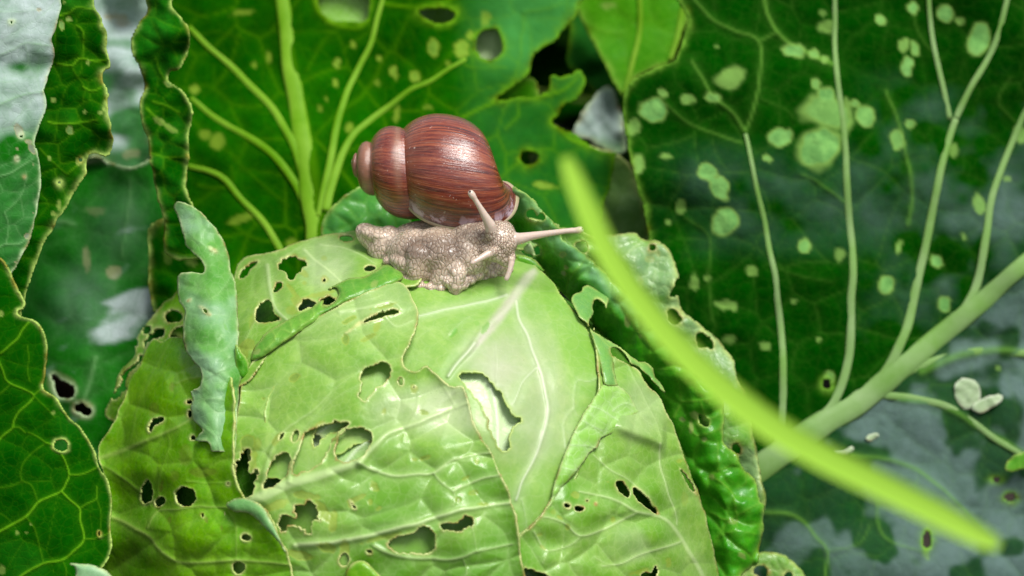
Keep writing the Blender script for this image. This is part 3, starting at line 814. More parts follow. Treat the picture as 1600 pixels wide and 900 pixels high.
leaf('leaf', LOR, lor_h, M['pale'], plant, 1.9,
     veins=[([(1108, 935), (1096, 895), (1072, 855), (1050, 822), (1032, 807), (995, 799), (975, 787), (945, 777), (905, 768)], 10, 3, .7),
            ([(995, 801), (962, 817), (932, 831), (905, 837), (888, 822), (870, 812), (836, 805)], 4.5, 2, .8), ([(1062, 847), (1030, 858), (1000, 867), (970, 880), (940, 884)], 4, 2, .8),
            ([(1032, 692), (1031, 715), (1036, 745), (1046, 775), (1055, 800), (1056, 820)], 3.5, 2.5, .8), ([(928, 712), (950, 732), (975, 745), (1000, 765), (1020, 790)], 3, 2, .6),
            ([(835, 830), (845, 850), (857, 860), (890, 852), (905, 840)], 3.5, 2, .7), ([(980, 568), (1000, 610), (1020, 650), (1036, 690)], 4, 2, .35), ([(960, 560), (955, 590), (948, 602)], 3, 2, .6),
            ([(857, 860), (848, 880)], 2.5, 2, .6), ([(930, 872), (950, 882)], 2, 1, .6)],
     holes=[(f6([(1056, 322), (1085, 315), (1112, 340), (1126, 362), (1145, 390), (1132, 412), (1092, 392), (1066, 352)]), 1.5),
            (f6([(1155, 356), (1190, 362), (1238, 405), (1290, 465), (1322, 510), (1282, 500), (1222, 462), (1182, 418)]), 1.2), (f6([(790, 472), (815, 462), (852, 470), (850, 490), (805, 494)]), .8),
            (ell(917.5, 782, 3, 3), .4), (ell(886, 790, 5.5, 4.5, 20), .5), (f6([(468, 850), (480, 840), (520, 860), (600, 885), (650, 930), (480, 930)]), 1.5), (f6([(1205, 905), (1240, 880), (1268, 870), (1300, 845), (1312, 905), (1300, 960), (1210, 960)]), 2.2),
            (f6([(1445, 225), (1470, 240), (1510, 295), (1550, 370), (1556, 392), (1530, 370), (1480, 295)]), .8), (ell(931, 787, 1.8, 2.4, 20), .3)],
     scars=[(899, 773, 8, 6, 30, .8), (887, 824, 5, 6, 0, .8), (875, 809, 6, 3, 30, .6), (958, 812, 4, 5, 0, .6), (950, 753, 3, 2, 0, .5), (1062, 720, 5, 4, 0, .6), (1078, 745, 5, 10, -25, .5), (865, 800, 5, 4, 0, .4),
            (843, 835, 5, 3, -20, .5), (848, 856, 7, 3, 40, .6), (1070, 780, 6, 12, 0, .3), (1020, 790, 4, 16, -38, .5), (1045, 880, 5, 9, 0, .5), (1000, 893, 18, 4, -15, .5)],
     cells=(72, 11, 0.26, 1.5), und=[(9, 120), (4.5, 50)], lift=18, curl=(9, 12), rim=1.8, seed=23, thick=3,
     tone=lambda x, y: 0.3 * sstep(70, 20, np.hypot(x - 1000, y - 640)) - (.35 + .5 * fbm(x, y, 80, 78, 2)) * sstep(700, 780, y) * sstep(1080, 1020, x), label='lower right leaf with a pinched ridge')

# --- waxy flap folded over the edge of the lower right leaf
FLP = [(942, 600), (952, 600), (966, 603), (978, 611), (988, 622), (993, 633), (999, 642), (988, 652), (980, 660), (967, 672), (950, 681), (940, 686), (935, 698), (922, 708), (912, 722), (903, 734), (895, 744), (884, 756),
       (874, 768), (868, 780), (860, 792), (850, 804), (836, 818), (815, 834), (794, 850), (780, 870), (770, 890), (764, 910), (762, 900), (768, 880), (784, 856), (806, 838), (828, 820), (846, 802), (858, 786), (864, 760), (872, 735), (887, 697), (907, 654), (925, 625)]
leaf('leaf', FLP, HS, M['inner'], plant, 2.0, pillow=(9, 12), thick=1.8, lift=20, und=[(5, 36)], cells=(32, 3.5, .28, 1.0, 1.3, -40), rim=2.6, seed=27, wob=(.8, 14),
     veins=[([(915, 632), (940, 640), (962, 655), (975, 662)], 2.5, 1.5, .5), ([(958, 642), (975, 630), (990, 634)], 2.5, 1.5, .5), ([(890, 695), (915, 695), (932, 700)], 2.5, 1.5, .5), ([(878, 730), (900, 735)], 2, 1.5, .5), ([(905, 655), (940, 672)], 2, 1.5, .5)],
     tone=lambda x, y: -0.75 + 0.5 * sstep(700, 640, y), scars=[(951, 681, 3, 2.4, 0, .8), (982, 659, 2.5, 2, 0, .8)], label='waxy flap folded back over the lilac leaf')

# --- yellow-green torn leaf tip on the right shoulder
TIP = [(893, 464), (900, 457), (908, 454), (910, 448), (920, 444), (932, 450), (946, 451), (956, 458), (962, 463), (952, 468), (948, 482), (941, 470), (930, 467), (926, 478), (927, 492), (921, 502), (925, 515), (948, 530), (975, 548),
       (1000, 566), (1008, 566), (1020, 575), (1024, 588), (1036, 604), (1045, 618), (1032, 608), (1018, 594), (1002, 578), (985, 566), (970, 545), (955, 544), (958, 560), (962, 590), (965, 603), (946, 602), (941, 590), (936, 565), (934, 552), (926, 530), (920, 510), (908, 498), (896, 480)]
leaf('leaf', TIP, lambda x, y: HS(x, y), M['bright'], plant, 1.8, pillow=(9, 14), lift=28, und=[(3, 30)], rim=2.5, seed=29, wob=(1.2, 8), smooth_outline=True,
     veins=[([(925, 512), (950, 540), (975, 555), (1005, 570)], 3, 2, .5)], tone=lambda x, y: .35 + 0 * x, label='yellow-green torn tip on the right shoulder')

# --- blue-green curled leaf standing on the left
BLU = [(271, 324), (276, 315), (284, 315), (300, 321), (320, 337), (338, 357), (350, 378), (358, 398), (361, 425), (367, 440), (370, 462), (372, 490), (373, 520), (373, 545), (377, 568), (377, 590), (374, 620), (371, 650), (370, 680),
       (367, 700), (363, 716), (357, 712), (350, 706), (340, 704), (330, 705), (328, 694), (322, 690), (312, 690), (303, 688), (311, 678), (318, 672), (306, 662), (300, 650), (298, 634), (302, 622), (299, 612), (309, 607), (315, 598), (316, 586), (312, 576), (303, 568),
       (296, 556), (290, 543), (286, 525), (287, 505), (288, 480), (281, 473), (278, 455), (278, 432), (284, 427), (300, 426), (317, 427), (318, 414), (312, 404), (302, 396), (290, 384), (287, 372), (283, 355), (279, 343)]
def blu_h(x, y):
    c = np.interp(y, [310, 430, 560, 640, 720], [300, 325, 333, 338, 350])
    base = np.interp(y, [300, 400, 480, 560, 720], [-150, -90, -20, 40, 95])
    return base - 0.020 * (x - c - 8) ** 2
leaf('leaf', BLU, blu_h, M['blue'], plant, 2.0, pillow=(3, 8), und=[(6, 50), (2.0, 20)], rim=2.2, seed=31, curl=(5, 7), wob=(1.4, 12),
     veins=[([(372, 565), (345, 580), (322, 590)], 2.2, 1.5, .4), ([(372, 640), (350, 625), (320, 625)], 2.5, 1.5, .5), ([(370, 520), (350, 545), (310, 562)], 2.5, 1.5, .4), ([(360, 430), (340, 460), (300, 480)], 2.5, 1.5, .4),
            ([(355, 400), (330, 390), (300, 370)], 2.2, 1.3, .35), ([(350, 440), (368, 500), (374, 560)], 2, 1.2, .3), ([(345, 705), (335, 680), (310, 660)], 2.5, 1.5, .4)],
     holes=[([(312, 479), (320, 483), (328, 491), (320, 488)], .5), ([(327, 386), (333, 389), (337, 393), (330, 391)], .4), ([(292, 470), (299, 467), (297, 471)], .3)],
     scars=[(332, 385, 8, 7, 30, .8), (326, 455, 2, 10, -20, .4), (352, 510, 3, 8, -25, .5), (345, 412, 5, 5, 0, .4)],
     cells=(44, 5.5, .30, 1.2, 1.3, 20), cells2=(18, 1.3, .16, .8), tone=lambda x, y: 0.22 + 0.9 * fbm(x, y, 45, 3, 3) + .30 * sstep(430, 380, y), thick=1.8,
     label='blue-green waxy leaf curled upright at the left of the head')
leaf('leaf', [(368, 538), (378, 550), (386, 562), (389, 575), (388, 586), (381, 593), (372, 590), (366, 565)], lambda x, y: HS(x, y) * 0 + 30, M['bright'], plant, 2.0, pillow=(12, 12), rim=2, seed=33, und=[(2, 12)])

# --- rolled strip leading to the snail's foot
ROL = [(392, 563), (394, 549), (404, 534), (418, 518), (440, 504), (462, 492), (484, 482), (498, 472), (506, 469), (504, 478), (512, 478), (524, 470), (529, 458), (524, 450), (512, 452), (528, 442), (548, 434), (568, 432), (584, 424), (596, 415), (608, 412), (620, 419),
       (629, 428), (628, 436), (610, 446), (590, 455), (570, 462), (550, 470), (532, 477), (512, 488), (490, 504), (465, 522), (440, 538), (418, 553), (404, 560)]
leaf('leaf', ROL, HS, M['bright'], plant, 1.8, pillow=(18, 15), lift=24, und=[(2, 30)], rim=1.8, seed=37, wob=(.8, 10),
     veins=[([(415, 548), (430, 530), (425, 515)], 1.8, 1.2, .8), ([(440, 535), (455, 520), (452, 500)], 1.8, 1.2, .8), ([(430, 530), (438, 515), (455, 520), (470, 508), (468, 492)], 1.6, 1.2, .7), ([(470, 508), (490, 495), (488, 482)], 1.8, 1.2, .8),
            ([(550, 440), (556, 458)], 1.8, 1.4, .4), ([(596, 420), (604, 440)], 1.6, 1.2, .3)],
     tone=lambda x, y: 0.10 + 0 * x, scars=[(584, 444, 9, 6, -35, .5), (402, 550, 6, 4, -30, .7)], cells=(26, 1.0, .35, 0.9), label='rolled green strip running up to the snail foot')

# --- dark wrapper leaf on the right
KDR = [(783, 300), (798, 292), (815, 297), (832, 308), (848, 326), (860, 343), (872, 358), (880, 374), (893, 384), (908, 394), (930, 410), (950, 430), (975, 455), (1000, 478), (1035, 512), (1070, 545), (1105, 585), (1128, 618), (1134, 650), (1128, 685), (1137, 697), (1152, 708), (1160, 728),
       (1174, 742), (1184, 760), (1187, 785), (1194, 790), (1193, 820), (1190, 845), (1184, 862), (1185, 880), (1160, 900), (1140, 960), (1100, 1000), (1060, 960), (1090, 880), (1085, 800), (1070, 740), (1052, 690), (1030, 640), (1000, 590), (960, 548), (925, 505), (890, 470), (862, 440), (842, 418),
       (832, 402), (842, 395), (836, 380), (815, 372), (795, 360), (780, 335)]
def kdr_h(x, y):
    # runs just behind the head's shoulder and flares out towards the lens on its outer side
    yy = np.clip(y, 300, 950)
    xi = np.interp(yy, [300, 400, 480, 560, 640, 720, 800, 900, 950], [780, 835, 895, 970, 1030, 1065, 1085, 1095, 1080])
    xo = np.interp(yy, [300, 400, 480, 560, 640, 720, 800, 900, 950], [835, 915, 1005, 1085, 1132, 1158, 1190, 1165, 1150])
    t = np.clip((x - xi) / np.maximum(xo - xi, 10), -0.2, 1.2)
    b = np.interp(yy, [300, 400, 500, 700, 900], [-150, -180, -215, -250, -240])
    return b + 34 * np.sin(np.clip(t, 0, 1.1) * 2.6) + 30 * np.clip(t, 0, 1)
leaf('leaf', KDR, kdr_h, M['kdark'], plant, 2.3, pillow=(9, 12), und=[(12, 48), (4, 22)], rim=3.2, seed=47, wob=(2, 14),
     veins=[([(852, 380), (858, 365), (862, 350)], 3, 2, .7), ([(846, 408), (850, 395), (856, 380)], 3, 2, .8), ([(886, 462), (886, 445), (895, 428), (912, 408)], 3.5, 2.5, .9), ([(862, 432), (880, 435), (890, 425)], 3, 2, .8), ([(940, 490), (955, 480), (960, 500), (948, 510)], 2, 2, .6),
            ([(1012, 560), (1015, 545), (1010, 525)], 2.5, 2, .6), ([(1022, 577), (1045, 576), (1065, 565)], 3, 2, .7), ([(1052, 652), (1060, 635), (1064, 627), (1100, 625), (1130, 615)], 4, 2.5, .9), ([(1064, 627), (1062, 605), (1055, 590)], 3, 2, .8), ([(1095, 627), (1100, 645), (1108, 655), (1128, 645)], 3, 2, .8),
            ([(1075, 665), (1088, 680), (1110, 675), (1130, 668)], 3, 2, .8), ([(1110, 740), (1130, 732), (1152, 722)], 3, 2, .8), ([(1122, 690), (1121, 710), (1122, 732), (1110, 745)], 3, 2, .7), ([(1110, 745), (1130, 755), (1145, 775), (1148, 800)], 3.5, 2.5, .8), ([(1165, 742), (1165, 755), (1150, 765)], 3, 2, .6),
            ([(1110, 800), (1135, 812), (1160, 800), (1190, 785)], 3, 2, .7), ([(1150, 800), (1150, 825), (1125, 835)], 3, 2, .6), ([(1120, 840), (1150, 830), (1185, 835)], 2.5, 2, .5)],
     holes=[(ell(1100, 657, 6, 10, -40), 1.0), ([(820, 334), (832, 328), (838, 338), (846, 330), (852, 338), (846, 346), (826, 344)], 1)],
     scars=[(880, 397, 6, 5, 0, .9), (881, 427, 6, 4, 50, .9), (884, 418, 4, 4, 0, .8), (1088, 650, 12, 7, 30, .7), (1080, 668, 4, 12, 0, .7), (1100, 686, 4, 5, 0, .8), (980, 500, 5, 12, 0, .6), (1002, 525, 4, 4, 0, .6), (1066, 655, 5, 4, 0, .8), (1160, 868, 9, 5, 40, .5), (1112, 745, 5, 5, 0, .6), (1145, 815, 8, 6, 0, .4)],
     cells=(40, 12, .55, 1.7, 1.2, 40), tone=lambda x, y: .95 * np.exp(-((y - (355 + (x - 850) * 0.92 + 0)) / 20) ** 2) * sstep(1080, 960, x) * sstep(820, 850, x) + .75 * sstep(350, 330, y) + .9 * np.exp(-((x - 1162) / 9) ** 2 - ((y - 768) / 5) ** 2), thick=3.2,  # tone paints a pale glaucous sheen along the upper edge
     label='dark green puckered wrapper leaf hugging the right side of the head')
# fragments between the snail's head and the dark leaf
leaf('leaf', [(802, 398), (812, 398), (828, 403), (842, 412), (852, 424), (840, 424), (822, 416), (806, 412), (800, 406), (806, 404)], lambda x, y: -150 + 0 * x, M['bright'], plant, 1.8, pillow=(8, 7), rim=2, seed=48, label='bright sliver below the snail tentacle')
leaf('leaf', [(818, 386), (828, 378), (834, 384), (838, 398), (848, 412), (838, 408), (828, 398), (820, 396)], lambda x, y: -170 + 0 * x, M['inner'], plant, 1.8, pillow=(6, 6), rim=2, seed=49, und=[(3, 8)], tone=lambda x, y: .6 + 0 * x)
leaf('leaf', [(790, 340), (830, 340), (862, 348), (890, 356), (930, 372), (960, 400), (985, 440), (960, 450), (900, 400), (860, 380), (820, 390), (790, 380)], lambda x, y: -215 + 0.05 * (x - 800), M['lacy'], plant, 2.5, und=[(8, 40)], holes=[([(898, 382), (908, 376), (918, 382), (918, 392), (908, 395)], 1), ([(870, 352), (890, 350), (900, 356), (875, 357)], .6)],
     cells=(28, 3, .3, 1.2), rim=3, seed=50, label='pale leaf behind the snail tentacle')

# --- lacy pale wrapper behind it
LCY = [(900, 366), (925, 367), (962, 365), (985, 363), (996, 364), (1008, 376), (1028, 377), (1044, 389), (1054, 408), (1062, 434), (1061, 460), (1066, 482), (1085, 500), (1102, 515), (1122, 530), (1138, 550), (1148, 566), (1152, 590), (1163, 612), (1172, 640), (1176, 680), (1184, 710), (1190, 745), (1196, 775), (1190, 800),
       (1150, 780), (1110, 700), (1080, 620), (1030, 560), (980, 500), (930, 440), (895, 400)]
leaf('leaf', LCY, lambda x, y: -290 + 0.06 * (y - 600) + 40 * sstep(900, 1000, x) * 0 + 18 * fbm(x, y, 70, 9, 2), M['lacy'], plant, 3, pillow=(18, 16),
     holes=[(ell(1019.5, 386, 5, 7, 0), 1), ([(1047, 460), (1052, 448), (1060, 436), (1062, 450), (1056, 463), (1048, 464)], 1), (ell(1053, 495, 11, 13, -20), 1.5), ([(1090, 522), (1097, 517), (1108, 527), (1118, 538), (1116, 547), (1104, 545), (1092, 540)], 1.5), (ell(1149, 702, 7, 9, -20), 1)],
     veins=[([(950, 425), (975, 400), (1005, 375)], 4, 3, .7), ([(1015, 460), (1022, 430), (1030, 400)], 3, 2, .6)], cells=(30, 5, .4, 1.4), rim=4, seed=53, scars=[(1015, 405, 8, 5, 0, .8), (1028, 395, 5, 6, 0, .6), (1000, 440, 6, 8, 0, .5)],
     tone=lambda x, y: .35 * sstep(-.1, .5, fbm(x, y, 45, 21, 2)), label='pale lacy wrapper leaf behind the dark one')
# dark puckered leaf behind the snail tail
leaf('leaf', [(512, 330), (540, 305), (565, 292), (600, 300), (640, 340), (640, 400), (560, 390), (505, 372), (505, 345)], lambda x, y: -300 + 0 * x, M['kdark'], plant, 3, und=[(8, 40)], cells=(26, 5, .4, 1.3), rim=3, seed=54, tone=lambda x, y: .25 + 0 * x, label='puckered dark leaf peeking out behind the snail tail')
# ------------------------------------------------------------------ leaves of the plant behind, upper middle
def plane(h0, ax=0.0, ay=0.0, cx=600, cy=300, bulge=0.0, rx=400, n=14, s=90, seed=1):
    def f(x, y):
        return h0 + ax * (x - cx) + ay * (y - cy) + bulge * (1 - ((x - cx) / rx) ** 2) + n * fbm(x, y, s, seed, 2)
    return f

b1 = P(500, 700, -560)
mid = thing('cabbage_plant', (float(b1[0]), float(b1[1]), 0), 'out of focus cabbage leaves rising behind the snail, one with a thick upright midrib', 'cabbage')
h_mid = plane(-560, 0.12, 0.35, 560, 250, 30, 320, 22, 130, 3)
MID = [(250, -60), (905, -60), (904, 8), (897, 28), (884, 42), (874, 55), (860, 66), (840, 80), (832, 92), (829, 114), (812, 128), (794, 139), (778, 150), (774, 156), (790, 157), (812, 154), (834, 153), (848, 146), (858, 135), (860, 120), (866, 118), (873, 123), (888, 118), (899, 112), (907, 112), (914, 128), (906, 142), (896, 156), (882, 160), (870, 178),
       (862, 190), (880, 204), (898, 212), (925, 230), (955, 237), (965, 240), (950, 300), (930, 360), (900, 420), (780, 520), (500, 560), (300, 520), (250, 400), (240, 200)]
mscars = [(378, 20, 22, 5, -10, .5), (420, 90, 6, 10, 0, .6), (398, 102, 5, 5, 0, .6), (527, 98, 5, 9, 10, .9), (524, 130, 5, 8, 0, .7), (552, 70, 5, 6, 0, .7), (614, 110, 7, 9, 20, .8), (618, 118, 5, 7, 0, .8), (592, 92, 5, 5, 0, .7), (678, 75, 10, 16, -10, .9), (722, 70, 12, 8, 0, .8), (722, 82, 12, 8, 0, .8), (735, 55, 6, 8, 0, .7),
          (648, 120, 8, 10, -20, .8), (620, 178, 5, 16, 8, .7), (668, 168, 9, 5, 0, .4), (340, 220, 12, 14, 0, .55), (320, 210, 14, 10, 0, .5), (305, 140, 8, 8, 0, .7), (850, 290, 22, 6, 5, .8), (545, 200, 8, 10, 0, .6), (500, 170, 5, 6, 0, .4), (380, 340, 26, 8, -20, .5), (455, 380, 12, 8, 0, .5), (590, 130, 6, 5, 0, .5), (510, 155, 4, 5, 0, .5), (700, 100, 6, 5, 0, .5), (758, 30, 8, 16, 10, .5)]
mveins = [([(430, -40), (445, 40), (455, 110), (470, 180), (484, 260), (500, 400)], 14, 34, .5)]
thin = [([(600, 5), (650, 12), (690, 5), (720, -10)], 6, 4, .8), ([(500, -10), (495, 10), (510, 30), (535, 40), (560, 42), (575, 30)], 6, 5, .9), ([(720, 95), (740, 105), (790, 105)], 4, 2, .5), ([(740, 320), (790, 270), (810, 255)], 5, 4, .6), ([(790, 200), (810, 180), (812, 160), (850, 150)], 4, 3, .6), ([(850, 150), (880, 140), (905, 118)], 5, 4, .9),
        ([(720, 185), (760, 165), (800, 152)], 6, 4, .8), ([(865, 190), (890, 215), (930, 232)], 6, 5, .9), ([(820, 20), (815, 60), (808, 110), (790, 150)], 4, 3, .5), ([(310, 290), (360, 290), (362, 260)], 4, 3, .4), ([(480, 110), (510, 60), (550, 40)], 4, 2, .35), ([(380, 60), (340, 50), (310, 55)], 3, 2, .3), ([(360, 240), (400, 280), (450, 320)], 4, 3, .3), ([(820, 20), (850, 15), (880, 5)], 4, 3, .5), ([(360, 350), (400, 372), (460, 385)], 5, 3, .4)]
ml = leaf('leaf', MID, h_mid, M['back'], mid, 4, veins=mveins + thin, holes=[(ell(765, 68, 21, 25, 15), 1.5), (ell(827, 246, 14, 12, 10), 1), ([(903 - 250, 18), (665, 14), (690, 13), (712, 18), (708, 30), (690, 36), (665, 30)], 1), ([(502, -8), (500, 12), (515, 28), (545, 34), (572, 30), (576, 8), (570, -12)], 1.5)],
          scars=mscars, cells=(74, 4, .42, 2.2, 1.0, 0), cells2=(34, 1.5, .2, 1.6), rim=6, seed=61, halo=.35, wob=(3, 25), thick=5, vein_relief=.2,
          tone=lambda x, y: .85 * sstep(700, 830, x) * sstep(150, 60, y) + .25 * sstep(700, 760, x), label='large leaf with an upright pale midrib behind the snail')
for k, (pts, w0, w1) in enumerate([([(432, -60), (445, 30), (455, 110), (468, 190), (482, 280), (494, 360), (505, 470)], 22, 46),
                                   ([(296, 42), (325, 72), (355, 98), (395, 138), (432, 178), (458, 225), (476, 280)], 9, 16),
                                   ([(298, 152), (325, 176), (355, 196), (395, 218), (430, 245), (458, 282), (480, 330)], 9, 16),
                                   ([(293, 258), (325, 268), (352, 282), (385, 318), (415, 352), (440, 395)], 10, 12),
                                   ([(602, -20), (590, 30), (578, 68), (560, 105), (540, 150), (525, 200), (514, 260), (500, 340)], 8, 16),
                                   ([(728, 92), (700, 108), (672, 128), (640, 142), (605, 168), (575, 190), (550, 215), (528, 260), (510, 330)], 7, 16)]):
    tube('midrib' if k == 0 else 'vein', pts, w0, w1, h_mid, M['rib'], ml, 0.34, 70 + k, 0.12)
# pale fragment filling the round window, and one behind the corner hole
leaf('leaf', [(735, 30), (800, 30), (805, 105), (740, 110)], plane(-640, 0, 0, 760, 70, 0, 400, 6, 40, 4), M['inner'], mid, 5, rim=8, seed=62, tone=lambda x, y: .5 + 0 * x, label='pale leaf seen through a round hole')
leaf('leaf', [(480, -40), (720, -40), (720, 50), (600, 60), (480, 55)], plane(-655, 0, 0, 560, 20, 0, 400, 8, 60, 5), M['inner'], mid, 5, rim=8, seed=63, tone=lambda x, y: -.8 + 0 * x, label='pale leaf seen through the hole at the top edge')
leaf('leaf', [(770, 190), (850, 200), (900, 260), (880, 320), (800, 330), (760, 260)], plane(-600, 0, 0, 820, 250, 0, 400, 6, 40, 4), M['backlime'], mid, 5, rim=4, seed=69, label='green leaf seen through the ringed hole right of the shell')

leaf('leaf', [(770, 118), (800, 120), (835, 124), (838, 160), (800, 175), (765, 170)], plane(-640, 0, 0, 800, 140, 0, 100, 5, 40, 6), M['backlime'], mid, 4, rim=4, seed=67, label='bright sliver in the notch right of the big upright leaf')
leaf('leaf', [(870, -40), (960, -40), (985, 60), (980, 160), (940, 150), (905, 120), (885, 95), (890, 40)], plane(-860, 0, 0, 930, 60, 0, 100, 12, 50, 6), M['back'], mid, 4, rim=4, seed=68, tone=lambda x, y: .3 + 0 * x, label='dark green leaf far back in the gap')
h_lime = plane(-700, 0.1, 0.3, 980, 80, 20, 120, 10, 70, 7)
ll = leaf('leaf', [(885, -60), (896, -10), (910, 35), (930, 75), (948, 108), (964, 140), (975, 152), (985, 132), (1005, 115), (1032, 104), (1048, 98), (1056, 80), (1066, 50), (1082, 18), (1092, -10), (1100, -60)], h_lime, M['backlime'], mid, 4, cells=(60, 4, .12, 2), rim=6, seed=64,
          veins=[([(905, 30), (940, 48), (970, 52)], 4, 3, .4)], scars=[(950, 8, 14, 6, 0, .5)], label='lime green leaf hanging at the top between the big leaves')
tube('vein', [(998, -40), (1000, 20), (998, 60), (988, 100), (975, 148)], 11, 9, h_lime, M['rib'], ll, .5, 80, -0.1)
tube('vein', [(1078, -20), (1067, 16), (1058, 60), (1046, 96)], 14, 8, h_lime, M['rib'], ll, .5, 81, -0.1)
leaf('leaf', [(945, 134), (958, 140), (966, 160), (975, 195), (975, 238), (940, 232), (915, 216), (893, 210), (905, 185), (922, 158)], plane(-720, 0, 0.1, 930, 180, 10, 60, 9, 30, 8), M['slate'], mid, 4, rim=5, seed=65, tone=lambda x, y: 1.0 - .8 * sstep(200, 235, y), label='pale waxy leaf corner')
leaf('leaf', [(850, 200), (900, 222), (960, 238), (985, 258), (1000, 300), (1012, 345), (1014, 400), (960, 430), (860, 420), (800, 330)], plane(-600, 0, -0.1, 930, 300, 20, 90, 8, 60, 9), M['lacy'], mid, 4, cells=(50, 4, .1, 2), rim=6, seed=66, tone=lambda x, y: .15 + 0 * x, label='soft pale green leaf behind the grass blade')

# ------------------------------------------------------------------ big dark leaf on the right
b2 = P(1200, 1000, -420)
rgt = thing('cabbage_plant', (float(b2[0]), float(b2[1]), 0), 'huge dark green leaf with pale forked ribs filling the right side', 'cabbage')
def h_r(x, y):
    return -430 - 0.20 * (x - 1300) - 0.10 * (700 - y) + 24 * fbm(x, y, 150, 12, 2) + 40 * ((x - 1300) / 400) ** 2 * np.sign(x - 1300)
RGT_O = [(1095, -60), (1075, 30), (1060, 75), (1048, 98), (1020, 108), (998, 118), (982, 132), (974, 150), (977, 190), (980, 225), (986, 262), (998, 300), (1010, 340), (1012, 380), (1000, 440), (1010, 560), (1080, 700), (1100, 900), (1090, 1060), (1750, 1060), (1750, -60)]
rs = [(1140, 120, 32, 17, -15, .65), (1022, 173, 24, 19, 15, 1.0), (1115, 153, 14, 9, 0, .8), (1238, 79, 21, 13, 5, .9), (1272, 84, 10, 8, 0, .8), (1288, 92, 6, 6, 0, .7), (1290, 42, 14, 12, 0, .5), (1292, 172, 42, 34, 0, .8), (1292, 148, 16, 13, 0, .9), (1280, 232, 38, 36, 0, .95), (1322, 180, 10, 30, 0, .6), (1335, 162, 9, 6, 0, .8),
      (1352, 182, 15, 17, 0, .85), (1220, 215, 20, 15, -20, .95), (1108, 270, 20, 15, 20, .9), (1124, 292, 15, 24, -30, .95), (1133, 349, 22, 24, 10, .95), (1200, 247, 7, 7, 0, .8), (1274, 130, 8, 9, 0, .8), (1430, 75, 8, 14, -20, .8), (1412, 70, 10, 12, -20, .7), (1418, 105, 10, 16, 10, 1), (1376, 30, 12, 8, 40, .8), (1426, 12, 12, 11, 0, 1), (1475, 20, 14, 14, 0, .9), (1500, 33, 9, 6, 0, .7),
      (1530, 62, 18, 26, 15, .9), (1403, 217, 12, 19, 0, .8), (1422, 194, 8, 7, 0, .8), (1490, 235, 7, 14, 0, .5), (1385, 446, 15, 14, 0, .9), (1475, 475, 12, 16, 20, 1), (1463, 408, 13, 11, 10, 1), (1257, 383, 12, 14, 0, .85), (1312, 398, 9, 12, 0, .5), (1175, 423, 10, 9, 0, .5), (1405, 385, 5, 14, 10, .7), (1530, 320, 10, 18, -20, .7), (1574, 280, 6, 5, 0, .6), (1506, 370, 5, 6, 0, .6),
      (990, 200, 10, 16, 20, .7), (997, 255, 12, 16, 0, .7), (1040, 245, 12, 6, 0, .6), (1035, 145, 7, 8, 0, .7), (1075, 155, 12, 8, 0, .7), (1065, 322, 8, 14, 20, .6), (1045, 347, 5, 7, 0, .6), (1085, 440, 8, 14, 0, .5), (1135, 477, 18, 9, 10, .6), (1105, 435, 6, 6, 0, .5), (1280, 530, 5, 5, 0, .6), (1297, 590, 8, 12, 0, .8), (1195, 540, 10, 8, 0, .5), (1285, 20, 7, 5, 0, .5),
      (1140, 530, 12, 8, 0, .5), (1240, 470, 7, 6, 0, .5), (1120, 72, 4, 4, 0, .5), (1595, 210, 12, 14, 0, .7), (1448, 850, 8, 26, 5, .6), (1560, 575, 4, 4, 0, .5)]
rveins = [([(1165, 205), (1180, 165), (1188, 120), (1187, 66), (1150, 48), (1120, 35), (1095, 12), (1080, -10)], 5, 3, .8), ([(1165, 205), (1145, 175), (1115, 150), (1098, 120), (1082, 95)], 6, 3, .8), ([(1187, 66), (1205, 55), (1218, 50)], 4, 3, .7), ([(1160, 222), (1120, 210), (1080, 195), (1055, 175), (1040, 160)], 4, 3, .5), ([(1190, 155), (1225, 170), (1240, 185)], 3, 2, .3),
          ([(1303, 100), (1275, 88), (1240, 72), (1215, 50), (1200, 20), (1192, -10)], 7, 5, .9), ([(1330, 325), (1300, 300), (1270, 280), (1252, 272)], 5, 3, .5), ([(1418, 350), (1425, 300), (1416, 240), (1400, 180), (1384, 142)], 7, 4, .6), ([(1425, 12), (1440, 60), (1470, 95)], 4, 3, .3), ([(1112, 500), (1108, 440), (1108, 370), (1070, 340)], 4, 3, .35),
          ([(1200, 410), (1240, 430), (1300, 440)], 3, 2, .25), ([(1600, 550), (1560, 548), (1520, 552), (1480, 562), (1440, 580)], 12, 14, .7), ([(1400, 622), (1450, 628), (1490, 642), (1530, 668), (1570, 690), (1620, 720)], 9, 8, .7), ([(1330, 715), (1390, 718), (1440, 738), (1485, 775), (1520, 815), (1550, 850)], 9, 5, .6),
          ([(1190, 800), (1230, 802), (1255, 815), (1275, 838), (1292, 862), (1290, 900)], 8, 5, .6), ([(1372, 782), (1372, 820), (1390, 845), (1440, 860)], 7, 4, .45), ([(1440, 738), (1430, 760), (1440, 790)], 4, 3, .3), ([(1290, 862), (1340, 850), (1360, 820)], 4, 3, .4), ([(1580, 120), (1560, 160), (1600, 200)], 3, 3, .3)]
def r_tone(x, y):
    side = (y - (735 - (x - 1180) * 0.76))             # slate sheen painted into the colour below the midrib
    low = sstep(-10, 50, side) * (0.15 + 0.85 * sstep(-.28, .22, fbm(x, y, 62, 33, 3) + .25 * sstep(1250, 1500, x))) * (0.75 + .25 * sstep(1200, 1500, x))
    up = sstep(1300, 1480, x) * sstep(90, 200, y) * sstep(20, -60, side) * (0.14 + .35 * fbm(x, y, 60, 34, 3))
    return low + up + 0.16 * sstep(1000, 1100, x) * sstep(200, 300, y) * sstep(420, 330, y) * (1 + fbm(x, y, 60, 35))
